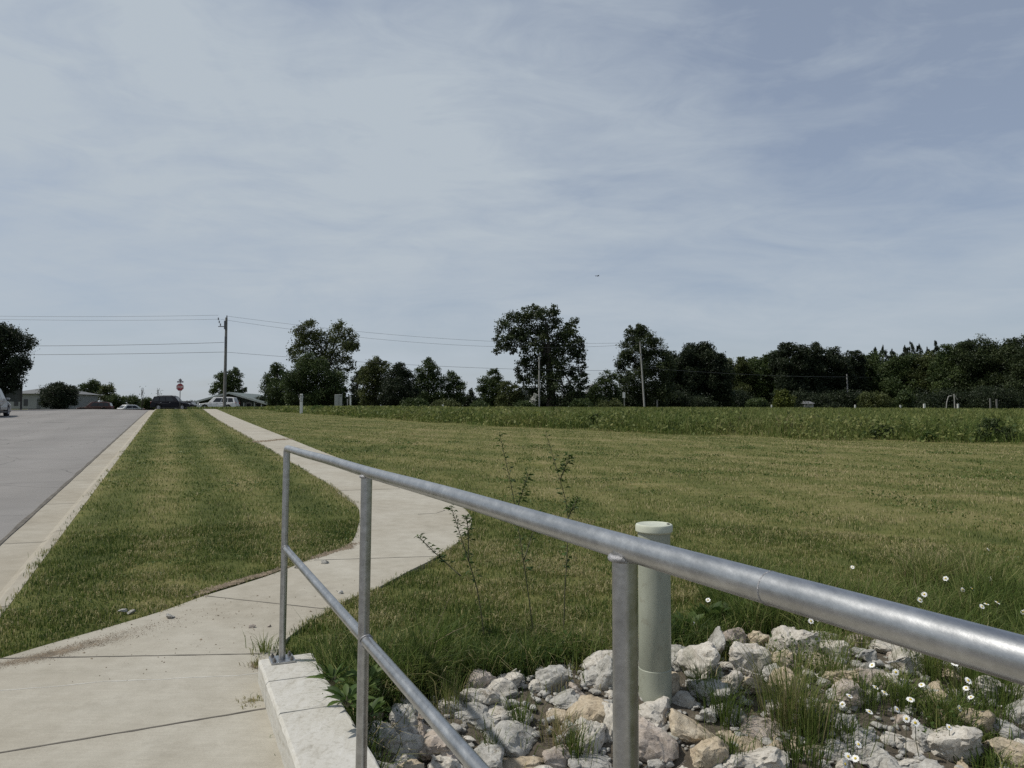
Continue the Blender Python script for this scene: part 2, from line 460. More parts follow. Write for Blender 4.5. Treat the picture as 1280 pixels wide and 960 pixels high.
def tube(bm, pts, rad, seg=10, cap=True):
    """tapered tube through points; rad float or list"""
    pts = [Vector(p) for p in pts]
    n = len(pts)
    rad = [float(rad)] * n if not hasattr(rad, '__len__') else [float(q) for q in rad]
    rings = []
    ref = None
    for i, p in enumerate(pts):
        d = (pts[min(i + 1, n - 1)] - pts[max(i - 1, 0)])
        if d.length < 1e-9: d = Vector((0, 0, 1))
        d.normalize()
        if ref is None:
            ref = Vector((1, 0, 0)) if abs(d.x) < 0.9 else Vector((0, 1, 0))
        a = d.cross(ref); 
        if a.length < 1e-6: a = d.orthogonal()
        a.normalize(); b = d.cross(a); ref = b.cross(d) if False else ref
        rings.append([bm.verts.new(p + rad[i] * (math.cos(6.28318 * k / seg) * a + math.sin(6.28318 * k / seg) * b)) for k in range(seg)])
    for i in range(n - 1):
        for k in range(seg):
            bm.faces.new((rings[i][k], rings[i][(k + 1) % seg], rings[i + 1][(k + 1) % seg], rings[i + 1][k]))
    if cap:
        bm.faces.new(rings[0][::-1]); bm.faces.new(rings[-1])
    return rings

def np_mesh(name, verts, loops, starts, tint=None, smooth_=False):
    me = bpy.data.meshes.new(name)
    me.vertices.add(len(verts)); me.vertices.foreach_set('co', np.ascontiguousarray(verts, np.float32).ravel())
    me.loops.add(len(loops)); me.loops.foreach_set('vertex_index', np.ascontiguousarray(loops, np.int32))
    me.polygons.add(len(starts)); me.polygons.foreach_set('loop_start', np.ascontiguousarray(starts, np.int32))
    if smooth_: me.polygons.foreach_set('use_smooth', np.ones(len(starts), bool))
    if tint is not None:
        a = me.attributes.new('tint', 'FLOAT', 'POINT')
        a.data.foreach_set('value', np.ascontiguousarray(tint, np.float32))
    me.update(calc_edges=True); me.validate()
    return me

def blades(name, P, h, w, tint, lean=0.5, mat=None, leaf=False, out=None):
    """grass blades: P (n,3) roots"""
    n = len(P)
    th = rng.uniform(0, 2 * np.pi, n) if out is None else out + rng.normal(0, 0.6, n)
    la = rng.uniform(0.15, 1.0, n) * lean
    la = np.where(rng.uniform(0, 1, n) < 0.18, la * 1.5, la)
    dx, dy = np.cos(th), np.sin(th)
    ph = rng.uniform(0, 2 * np.pi, n)
    wx, wy = np.cos(ph) * w / 2, np.sin(ph) * w / 2
    V = np.empty((n, 5, 3), np.float32)
    m1 = h * 0.55
    off1 = la * h * 0.28; off2 = la * h * 0.95
    z2 = h * np.sqrt(np.clip(1 - (la * 0.8) ** 2, 0.15, 1))
    k = 1.5 if leaf else 0.85
    V[:, 0] = np.stack([P[:, 0] - wx, P[:, 1] - wy, P[:, 2] - 0.02], 1)
    V[:, 1] = np.stack([P[:, 0] + wx, P[:, 1] + wy, P[:, 2] - 0.02], 1)
    V[:, 2] = np.stack([P[:, 0] + dx * off1 + wx * k, P[:, 1] + dy * off1 + wy * k, P[:, 2] + m1], 1)
    V[:, 3] = np.stack([P[:, 0] + dx * off1 - wx * k, P[:, 1] + dy * off1 - wy * k, P[:, 2] + m1], 1)
    V[:, 4] = np.stack([P[:, 0] + dx * off2, P[:, 1] + dy * off2, P[:, 2] + z2], 1)
    base = (np.arange(n) * 5)[:, None]
    loops = (base + np.array([0, 1, 2, 3, 3, 2, 4])[None]).ravel()
    st = np.empty((n, 2), np.int32); st[:, 0] = np.arange(n) * 7; st[:, 1] = st[:, 0] + 4
    return np_mesh(name, V.reshape(-1, 3), loops, st.ravel(), np.repeat(tint, 5))

# ------------------------------------------------------------------ key outlines on the ground
def pxs(lst, dz=0.0): return [tuple(gp(a, b, dz)[:2]) for a, b in lst]

def catmull(P, k=5):
    P = [Vector(p) for p in P]; out = []
    for i in range(len(P) - 1):
        p0 = P[max(i - 1, 0)]; p1 = P[i]; p2 = P[i + 1]; p3 = P[min(i + 2, len(P) - 1)]
        for j in range(k):
            t = j / k
            out.append(0.5 * ((2 * p1) + (-p0 + p2) * t + (2 * p0 - 5 * p1 + 4 * p2 - p3) * t * t + (-p0 + 3 * p1 - 3 * p2 + p3) * t ** 3))
    out.append(P[-1]); return [tuple(p) for p in out]

left_px = [(277, 527), (325, 554), (360, 575), (392, 594), (414, 607), (434, 621), (446, 632), (450, 645), (447, 662), (440, 678), (422, 688), (395, 698), (345, 718), (300, 733), (255, 747), (200, 767), (130, 788), (60, 808), (0, 826)]
right_px = [(312, 529), (355, 546), (405, 566), (450, 583), (500, 601), (545, 618), (574, 632), (588, 646), (588, 658), (578, 674), (545, 698), (510, 716), (475, 735), (430, 754), (400, 772), (375, 788), (352, 806)]
L = pxs(left_px); Rr = pxs(right_px)
t_end = 86.0
lv = tv(*L[0]); rv = tv(*Rr[0])
far_l = [xy(t_end, 3.2), xy(70, 2.85), xy(55, 2.6)]
far_r = [xy(t_end, 4.4), xy(70, 4.0), xy(55, 3.75)]
L = far_l + L; Rr = far_r + Rr
WALL_T1 = 4.02
Lc = catmull(L, 5); Rc = catmull(Rr, 5)
wall_v0, wall_v1 = 0.43, 0.70
walk_poly = Lc + [xy(2.4, LAWN_EDGE + 0.01), xy(-3, LAWN_EDGE + 0.01), xy(-3, wall_v0 + 0.02), xy(WALL_T1 - 0.02, wall_v0 + 0.02)] + Rc[::-1]

rip_px = [(452, 905), (480, 890), (520, 876), (560, 866), (600, 855), (640, 850), (680, 842), (720, 834), (765, 832), (850, 822), (930, 800), (1000, 792), (1060, 796), (1120, 806), (1200, 826), (1285, 842)]
RP = pxs(rip_px)
rip_poly = RP + [xy(2.2, 4.3), xy(-1.5, 4.0), xy(-1.5, wall_v1), xy(3.0, wall_v1)]

# ------------------------------------------------------------------ ground sheet in street coordinates
ts = np.unique(np.concatenate([np.arange(-45, -3, 4), np.arange(-3, 7, 0.14), np.arange(7, 30, 0.9), np.arange(30, 112, 2.2), np.array([112, 125, 145, 175, 220, 280, 360, 480, 650, 900, 1300.])]))
vs = np.unique(np.concatenate([-np.array([900, 600, 400, 250, 160, 100, 70, 50, 36, 26, 20, 16]), [ROAD_FAR - 0.6, ROAD_FAR - 0.02, ROAD_FAR, -1.02, LAWN_EDGE - 0.015, LAWN_EDGE], np.arange(-0.85, 7, 0.14), np.arange(7, 40, 1.0), np.array([42, 50, 60, 75, 95, 120, 160, 210, 280, 380, 520, 750, 1100.])]).astype(float))
T, Vv = np.meshgrid(ts, vs, indexing='ij')
X, Y_ = xy(T, Vv)
Z = zt(X, Y_)
roadmask = (Vv < LAWN_EDGE - 0.001) & (Vv > ROAD_FAR - 0.01) & (T < 93)
Z = np.where(roadmask, Z - 0.34, Z)
Z += np.where((Vv > LAWN_EDGE) & (T < 30), rng.normal(0, 0.004, Z.shape), 0)
inw = in_poly(X, Y_, walk_poly)
Z = np.where(inw, Z - 0.06, Z)
nt_, nv_ = T.shape
idx = np.arange(nt_ * nv_).reshape(nt_, nv_)
quads = np.stack([idx[:-1, :-1], idx[:-1, 1:], idx[1:, 1:], idx[1:, :-1]], -1).reshape(-1, 4)
me = np_mesh('lawn_ground', np.stack([X, Y_, Z], -1).reshape(-1, 3), quads.ravel(), np.arange(len(quads)) * 4, smooth_=True)
qc = quads[:, [0, 2]]
_px = X.ravel()[qc].mean(1); _py = Y_.ravel()[qc].mean(1)
me.polygons.foreach_set('material_index', in_poly(_px, _py, rip_poly).astype(np.int32))
tag(link('ground', me, [M['turf'], M['dirt']]), 'mown grassy ground climbing gently from the rocks to the far trees', 'ground', kind='structure')

# road, gutter and kerb as strips swept along the street
def sweep(name, prof, t0, t1, dt, mat, wob=0.0):
    bm = bmesh.new()
    rows = []
    t = t0
    while t <= t1 + 1e-6:
        z0 = float(z_street(t))
        row = []
        for v, dz in prof:
            x, y = xy(t, v + (random.uniform(-wob, wob) if wob else 0))
            row.append(bm.verts.new((x, y, z0 + dz)))
        rows.append(row); t += dt
    for a, b in zip(rows, rows[1:]):
        for i in range(len(prof) - 1):
            bm.faces.new((a[i], a[i + 1], b[i + 1], b[i]))
    bmesh.ops.recalc_face_normals(bm, faces=bm.faces)
    if sum(f.normal.z for f in bm.faces) < 0: bmesh.ops.reverse_faces(bm, faces=bm.faces)
    return obj(name, bm, mat)

RZ = -0.11
road = sweep('road', [(ROAD_FAR + 0.4, RZ + 0.01), (-9, RZ + 0.06), (-7, RZ + 0.075), (-5, RZ + 0.06), (-1.53, RZ)], -14, 92.5, 1.5, M['asphalt'])
tag(road, 'grey asphalt street climbing to a crest', 'road', kind='structure')
kerb = sweep('kerb', [(-1.525, RZ - 0.02), (-1.525, RZ + 0.004), (-1.16, RZ + 0.0), (-1.11, RZ + 0.02), (-1.07, RZ + 0.085), (-1.04, RZ + 0.105), (-0.955, RZ + 0.112), (-0.955, RZ - 0.1)], -14, 84, 1.5, M['gutter'])
tag(kerb, 'pale concrete gutter and kerb beside the street', 'kerb', kind='structure')
fark = sweep('kerb', [(ROAD_FAR + 0.41, RZ - 0.02), (ROAD_FAR + 0.41, RZ + 0.014), (ROAD_FAR + 0.1, RZ + 0.02), (ROAD_FAR + 0.05, RZ + 0.12), (ROAD_FAR - 0.05, RZ + 0.125), (ROAD_FAR - 0.05, RZ - 0.1)], -14, 66, 1.5, M['gutter'])
tag(fark, 'concrete kerb on the far side of the street', 'kerb', kind='structure')
# crack line between asphalt and gutter, gutter joints
bm = bmesh.new()
prev = None; t = -5
while t < 70:
    w = 0.022 + 0.008 * math.sin(t * 3.1) + 0.006 * random.random()
    a = xy(t, -1.535 - w); b = xy(t, -1.52 + w * 0.4); z0 = float(z_street(t)) + RZ + 0.012
    cur = (bm.verts.new((*a, z0)), bm.verts.new((*b, z0)))
    if prev: bm.faces.new((prev[0], prev[1], cur[1], cur[0]))
    prev = cur; t += 0.35
for t0 in (3.05, 6.1, 9.2, 12.2, 15.3, 18.3, 21.4, 24.4, 30.5, 36.6, 45, 54):
    w = 0.006
    rows = []
    for v, dz in ((-1.5, 0.004), (-1.3, 0.002), (-1.162, 0.0), (-1.112, 0.02), (-1.072, 0.085), (-1.042, 0.105), (-0.958, 0.112)):
        z0 = float(z_street(t0)) + RZ + dz + 0.004
        rows.append((bm.verts.new((*xy(t0 - w, v), z0)), bm.verts.new((*xy(t0 + w, v), z0))))
    for a, b in zip(rows, rows[1:]): bm.faces.new((a[0], a[1], b[1], b[0]))
j = obj('joint', bm, M['joint'], kerb)
# cross street beyond the crest
bm = bmesh.new()
rows = []
for v in np.arange(-80, 90.1, 5):
    rows.append([bm.verts.new((*xy(t, v), float(zt(*xy(t, v))) + 0.02)) for t in (92.5, 95, 98, 101)])
for a, b in zip(rows, rows[1:]):
    for i in range(3): bm.faces.new((a[i], b[i], b[i + 1], a[i + 1]))
bmesh.ops.recalc_face_normals(bm, faces=bm.faces)
if sum(f.normal.z for f in bm.faces) < 0: bmesh.ops.reverse_faces(bm, faces=bm.faces)
tag(obj('cross_street', bm, M['asphalt']), 'asphalt cross street behind the crest', 'road', kind='structure')

# sidewalk slab
from mathutils.geometry import delaunay_2d_cdt
def slab(name, poly, dz, mat, thick=0.09):
    P = [Vector(p) for p in poly]
    n = len(P)
    gt = np.concatenate([np.arange(-3, 12, .35), np.arange(12, 88, 1.2)])
    gx, gy = [], []
    for t in gt:
        for v in np.arange(-1, 4.6, .35):
            x, y = xy(t, v); gx.append(x); gy.append(y)
    gx, gy = np.array(gx), np.array(gy)
    ok = in_poly(gx, gy, poly) & (dist_poly(gx, gy, poly) > 0.08)
    pts = P + [Vector((a, b)) for a, b in zip(gx[ok], gy[ok])]
    vo, _, fo, *_r = delaunay_2d_cdt(pts, [(i, (i + 1) % n) for i in range(n)], [], 1, 1e-5)
    co = np.array([tuple(v) for v in vo]); fo = np.array([f for f in fo if len(f) == 3])
    fc = co[fo].mean(1); fo = fo[in_poly(fc[:, 0], fc[:, 1], poly)]
    bm = bmesh.new()
    vs_ = [bm.verts.new((x, y, float(z_street(tv(x, y)[0])) + dz)) for x, y in co]
    for f in fo: bm.faces.new([vs_[k] for k in f])
    bmesh.ops.recalc_face_normals(bm, faces=bm.faces)
    if sum(f.normal.z for f in bm.faces) < 0: bmesh.ops.reverse_faces(bm, faces=bm.faces)
    rim = [e for e in bm.edges if e.is_boundary]
    r = bmesh.ops.extrude_edge_only(bm, edges=rim)
    for v in r['geom']:
        if isinstance(v, bmesh.types.BMVert): v.co.z -= thick
    bmesh.ops.delete(bm, geom=[v for v in bm.verts if not v.link_faces], context='VERTS')
    return obj(name, bm, mat)
walk = slab('sidewalk', walk_poly, 0.012, M['walk'])
tag(walk, 'pale concrete sidewalk bending from the kerb towards the crest', 'sidewalk', kind='structure')

def ribbon(bm, pts, w, dz, jit=0.0):
    P = [Vector(p) for p in pts]
    fine = []
    for a, b in zip(P, P[1:]):
        n = max(2, int((b - a).length / 0.06))
        for k in range(n): fine.append(a.lerp(b, k / n))
    fine.append(P[-1])
    prev = None
    for i, p in enumerate(fine):
        d = (fine[min(i + 1, len(fine) - 1)] - fine[max(i - 1, 0)]).normalized()
        nrm = Vector((-d.y, d.x))
        q = p + nrm * random.gauss(0, jit)
        ww = w * random.uniform(0.6, 1.3) / 2
        t, _v = tv(q.x, q.y); z = float(z_street(t)) + dz
        cur = (bm.verts.new((*(q - nrm * ww), z)), bm.verts.new((*(q + nrm * ww), z)))
        if prev: bm.faces.new((prev[0], prev[1], cur[1], cur[0]))
        prev = cur
bm = bmesh.new()
for a, b, w in (((0, 826), (328, 820), 0.013), ((-60, 955), (338, 888), 0.013), ((256, 747), (412, 764), 0.011), ((425, 614), (500, 612), 0.02), ((392, 702), (548, 697), 0.014), ((345, 561), (392, 559), 0.03), ((300, 540), (340, 540), 0.035), ((285, 530), (315, 529), 0.04)):
    pa, pb = gp(*a), gp(*b)
    ribbon(bm, [pa.xy, pb.xy], w, 0.0135, 0.001)
ribbon(bm, [gp(522, 644).xy, gp(545, 643).xy, gp(556, 639).xy], 0.012, 0.0136, 0.004)
obj('joint', bm, M['joint'], walk)
bm = bmesh.new()
ribbon(bm, [gp(-20, 868).xy, gp(60, 862).xy, gp(130, 855).xy, gp(220, 851).xy, gp(300, 847).xy, gp(326, 844).xy], 0.007, 0.0128, 0.003)
obj('pale_crack', bm, M['paleline'], walk)

# crumbs of washed-out soil and plant litter lying on the walk
def crumbs():
    cs, ss = [], []
    for px, py, dx, dy, lx, ly, n, sz in ((85, 815, 40, -10, .24, .040, 12000, .0010), (50, 823, 30, -6, .14, .028, 7000, .0010), (130, 800, 40, -11, .3, .03, 2500, .0012), (85, 815, 40, -10, .26, .045, 350, .0026), (300, 728, 45, -13, .17, .022, 2600, .004), (268, 739, 45, -13, .10, .015, 900, .004), (335, 718, 45, -14, .14, .018, 1300, .004),
                                 (405, 695, 40, -12, .14, .022, 900, .005), (434, 685, 20, -9, .09, .03, 700, .005), (330, 552, 20, -2, .28, .10, 420, .013), (352, 550, 20, -2, .25, .10, 420, .013), (322, 836, 8, 8, .04, .015, 350, .003), (310, 795, 30, -9, .5, .18, 110, .0035), (230, 780, 40, -10, .6, .14, 170, .0035), (345, 858, 10, 22, .14, .010, 260, .003), (362, 905, 10, 26, .2, .010, 300, .003)):
        p = gp(px, py); e2 = gp(px + dx, py + dy) - gp(px - dx, py - dy); a = math.atan2(e2.y, e2.x)
        q = rng.normal(0, 1, (n, 2)) * np.array([lx, ly])
        q[:, 1] += 0.35 * ly * np.sin(q[:, 0] * 14)
        c, s_ = math.cos(a), math.sin(a)
        cs.append(np.stack([p.x + q[:, 0] * c - q[:, 1] * s_, p.y + q[:, 0] * s_ + q[:, 1] * c], 1))
        ss.append(np.exp(rng.normal(math.log(sz), .5, n)))
    Pc = np.concatenate(cs); S = np.concatenate(ss)
    t, v = tv(Pc[:, 0], Pc[:, 1])
    ok = ~((v > wall_v0 - .004) & (t < WALL_T1)); Pc, S, t = Pc[ok], S[ok], t[ok]
    n = len(Pc); z = z_street(t) + 0.013
    O = np.array([[1, 0, 0], [-.5, .85, 0], [-.5, -.85, 0], [0, 0, .7]])
    ang = rng.uniform(0, 6.28, n); ca, sa = np.cos(ang), np.sin(ang)
    V = np.empty((n, 4, 3))
    for k in range(4):
        ox, oy, oz = O[k] * 1.0
        jx = ox * rng.uniform(.6, 1.3, n); jy = oy * rng.uniform(.5, 1.3, n)
        V[:, k, 0] = Pc[:, 0] + S * (jx * ca - jy * sa); V[:, k, 1] = Pc[:, 1] + S * (jx * sa + jy * ca); V[:, k, 2] = z + S * oz * rng.uniform(.5, 1.2, n)
    lp = (np.arange(n) * 4)[:, None] + np.array([0, 1, 3, 1, 2, 3, 2, 0, 3])[None]
    me = np_mesh('soil_crumbs', V.reshape(-1, 3), lp.ravel(), np.arange(n * 3) * 3)
    tag(link('soil_crumbs', me, M['drysoil']), 'thin drifts of brown soil crumbs washed onto the sidewalk edges', 'soil', kind='stuff')
crumbs()

# ------------------------------------------------------------------ low concrete wall
wz0, wsl = 0.223, 0.004
def wall_top(t): return wz0 + wsl * (t - WALL_T1)
def wall_piece(bm, t0, t1, n, v0, v1, bev=0.012):
    prof = [(v0, -0.5), (v0 - 0.0, -bev), (v0 + bev * .4, -bev * .35), (v0 + bev, 0), (v1 - bev, 0), (v1 - bev * .4, -bev * .35), (v1, -bev), (v1, -0.5)]
    rows = []
    for i in range(n + 1):
        t = t0 + (t1 - t0) * i / n
        row = []
        for q, (v, dz) in enumerate(prof):
            j = random.gauss(0, 0.0011)
            x, y = xy(t + random.gauss(0, 0.001), v + j)
            row.append(bm.verts.new((x, y, wall_top(t) + dz + random.gauss(0, 0.0009))))
        rows.append(row)
    for a, b in zip(rows, rows[1:]):
        for i in range(len(prof) - 1): bm.faces.new((a[i], a[i + 1], b[i + 1], b[i]))
    bm.faces.new(rows[0]); bm.faces.new(rows[-1][::-1])
bm = bmesh.new()
tj1 = tv(*gp(352, 851, 0.1)[:2])[0]
tj1 = 3.68; tj2 = 3.28
for a, b, n in ((tj1 + 0.004, WALL_T1, 12), (tj2 + 0.002, tj1 - 0.004, 12), (-1.2, tj2 - 0.002, 90)):
    wall_piece(bm, a, b, n, wall_v0, wall_v1)
bmesh.ops.recalc_face_normals(bm, faces=bm.faces)
wall = obj('low_concrete_wall', bm, M['wall'])
tag(wall, 'low pale rough concrete wall along the sidewalk, carrying the metal railing', 'wall')

# ------------------------------------------------------------------ railing
RV = 0.548
rail_z = lambda t: 1.2755 - 0.0003 * (t - 4.0) 
post_t = [3.955, 2.27, 0.853, -0.75]
rail = empty('guard_railing', (*xy(3.95, RV), 0.22), 'galvanised pipe guard railing with two rails on the low concrete wall', 'railing')
inv = Matrix.Translation(-Vector(rail.location))
PR, TR = 0.0167, 0.0168
def RP3(t, z, dv=0.0): return Vector((*xy(t, RV + dv), z)) - Vector(rail.location)
bm = bmesh.new()
# the top rail rounds down into the end post
pts = [RP3(3.95, rail_z(3.95) - 0.02), RP3(3.945, rail_z(3.95) - 0.006), RP3(3.93, rail_z(3.95) - 0.0005)] + [RP3(t, rail_z(t) + 0.0012 * math.sin(t * 5)) for t in np.arange(3.85, -1.2, -0.12)]
tube(bm, pts, [PR + 0.0002, TR - 0.0005, TR] + [TR] * (len(pts) - 3), 32)
obj('top_rail', bm, M['galv'], rail, True, 50)
bm = bmesh.new()
for tq in (0.588, 2.9):
    if tq != 0.588: continue
    tube(bm, [RP3(tq, rail_z(tq)) + (Vector((VX, VY, 0)) * math.cos(a) + Vector((0, 0, 1)) * math.sin(a)) * (TR - .0004) for a in np.linspace(0, 6.28318, 41)], .0011, 6, False)
obj('joint_seam', bm, M['weld'], rail, True)
bm = bmesh.new()
mid_z = lambda t: rail_z(t) - 0.50
pts = [RP3(t, mid_z(t)) for t in np.arange(3.95, -1.2, -0.12)]
tube(bm, pts, PR, 28)
obj('middle_rail', bm, M['galv'], rail, True, 50)
for i, t in enumerate(post_t):
    zb = wall_top(t) + 0.012
    bm = bmesh.new()
    lean = (0.012, 0.012, 0.0, 0.0)[i]
    b0 = RP3(t, zb); b0 = b0 + Vector((-lean, 0, 0))
    tube(bm, [b0, RP3(t, rail_z(t) - (0.004 if i else 0.012))], PR, 28)
    # weld beads around the rail joints
    po = obj('post', bm, M['galv'], rail, True, 50)
    bm = bmesh.new()
    if i:
        zr = rail_z(t) - TR + 0.002
        ring = [RP3(t, zr) + Vector((math.cos(a) * (PR + .001), math.sin(a) * (PR + .001), 0)) for a in np.linspace(0, 6.28318, 25)]
        tube(bm, ring, 0.0048, 8, False)
        obj('weld_bead', bm, M['weld'], po, True)
    else: bm.free()
    zr = mid_z(t)
    for s in (-1, 1):
        bm = bmesh.new()
        ring = []
        for a in np.linspace(0, 6.28318, 25):
            q = Vector((0, 0, math.sin(a) * (PR + .001))) + Vector((VX, VY, 0)) * math.cos(a) * (PR + .001)
            along = math.sqrt(max(PR * PR * 1.15 - (math.cos(a) * PR) ** 2, 0.0))
            ring.append(RP3(t, zr) + q + Vector((UX, UY, 0)) * s * (along + .001))
        tube(bm, ring, 0.003, 6, False)
        obj('weld_bead', bm, M['weld'], po, True)
    bm = bmesh.new()
    box(bm, b0 + Vector((0, 0, -0.006)), (0.115, 0.115, 0.011), math.atan2(VY, VX), 0.002)
    bp = obj('base_plate', bm, M['galv'], po)
    for dx in (-1, 1):
        for dy in (-1, 1):
            bm = bmesh.new()
            c = b0 + Vector((VX, VY, 0)) * dx * 0.041 + Vector((UX, UY, 0)) * dy * 0.041
            tube(bm, [c, c + Vector((0, 0, 0.009))], 0.0095, 6)
            tube(bm, [c + Vector((0, 0, 0.0085)), c + Vector((0, 0, 0.018))], 0.005, 8)
            obj('bolt', bm, M['bolt'], po)

# ------------------------------------------------------------------ pale green utility pipe
pb = gp(819, 873)
PH = 0.86; PRAD = 0.0785
pipe = empty('utility_pipe', (pb.x, pb.y, pb.z - 0.05), 'pale green plastic utility pipe with a round cap standing in the rocks', 'utility pipe')
def lathe(bm, prof, seg=40):
    rows = [[bm.verts.new((r * math.cos(6.28318 * k / seg), r * math.sin(6.28318 * k / seg), z)) for k in range(seg)] for r, z in prof]
    for a, b in zip(rows, rows[1:]):
        for k in range(seg): bm.faces.new((a[k], a[(k + 1) % seg], b[(k + 1) % seg], b[k]))
    bm.faces.new(rows[0][::-1]); bm.faces.new(rows[-1])
bm = bmesh.new()
lathe(bm, [(PRAD * 1.02, -0.12), (PRAD * 1.02, 0.198), (PRAD * 0.99, 0.2), (PRAD * 0.99, 0.204), (PRAD * 1.005, 0.206), (PRAD, 0.5), (PRAD, 0.05 + PH - 0.03)])
obj('pipe_body', bm, M['pipe'], pipe, True, 40)
bm = bmesh.new()
CR = PRAD * 1.155
lathe(bm, [(PRAD * 1.03, PH - 0.005), (CR - 0.004, PH), (CR, PH + 0.004), (CR, PH + 0.030), (CR - 0.003, PH + 0.036), (CR - 0.010, PH + 0.039), (CR - 0.013, PH + 0.037), (0.02, PH + 0.039)])
obj('cap', bm, M['cap'], pipe, True, 40)
bm = bmesh.new(); box(bm, (0.066, -0.022, PH + 0.040), (0.012, 0.012, 0.005), 0.3, 0.001)
obj('cap_button', bm, M['black'], pipe)

# ------------------------------------------------------------------ rocks
def rock_mesh(seed, sub=3):
    rd = random.Random(seed)
    bm = bmesh.new()
    n = rd.randint(11, 17)
    for _ in range(n):
        v = Vector((rd.gauss(0, 1), rd.gauss(0, 1), rd.gauss(0, 1))).normalized() * rd.uniform(0.82, 1.05)
        # squared-off super-ellipsoid so that broken faces read
        bm.verts.new(Vector((math.copysign(abs(v.x) ** 0.8, v.x), math.copysign(abs(v.y) ** 0.8, v.y), math.copysign(abs(v.z) ** 0.8, v.z))))
    r = bmesh.ops.convex_hull(bm, input=bm.verts)
    junk = [g for g in r['geom_interior'] + r['geom_unused'] if isinstance(g, bmesh.types.BMVert)]
    if junk: bmesh.ops.delete(bm, geom=list(set(junk)), context='VERTS')
    bmesh.ops.bevel(bm, geom=list(bm.edges), offset=0.09, segments=1, affect='EDGES')
    bmesh.ops.triangulate(bm, faces=bm.faces)
    for k in range(sub):
        bmesh.ops.subdivide_edges(bm, edges=[e for e in bm.edges if e.calc_length() > 0.17], cuts=1)
        bmesh.ops.triangulate(bm, faces=bm.faces)
    bmesh.ops.smooth_vert(bm, verts=bm.verts, factor=0.35, use_axis_x=True, use_axis_y=True, use_axis_z=True)
    off = Vector((rd.uniform(0, 50), rd.uniform(0, 50), rd.uniform(0, 50)))
    bm.normal_update()
    for v in bm.verts:
        d = mnoise.fractal(v.co * 1.6 + off, 0.9, 2.0, 4) * 0.12 + abs(mnoise.noise(v.co * 3.5 + off)) * -0.10 + mnoise.noise(v.co * 9 + off) * 0.035
        v.co += v.normal * d
    xs = [v.co for v in bm.verts]
    for ax in range(3):
        lo = min(c[ax] for c in xs); hi = max(c[ax] for c in xs)
        for c in xs: c[ax] = (c[ax] - lo) / (hi - lo) - 0.5
    return bm

GROUP_ROCK = 'limestone rocks of the rip-rap bed'
rock_spots = []
def add_rock(x, y, z, sx, sy, sz, mat, label, seed, rot=None, group=GROUP_ROCK):
    bm = rock_mesh(seed)
    rz = random.uniform(0, 6.28) if rot is None else rot
    tilt = Matrix.Rotation(random.uniform(-.3, .3), 3, 'X') @ Matrix.Rotation(random.uniform(-.3, .3), 3, 'Y')
    for v in bm.verts:
        v.co = tilt @ Vector((v.co.x * sx, v.co.y * sy, v.co.z * sz))
    bm.normal_update()
    o = obj('rock', bm, M[mat], None, True, 28)
    o.location = (x, y, z)
    tag(o, label, 'rock', group)
    rock_spots.append((x, y, max(sx, sy) / 2))
    return o

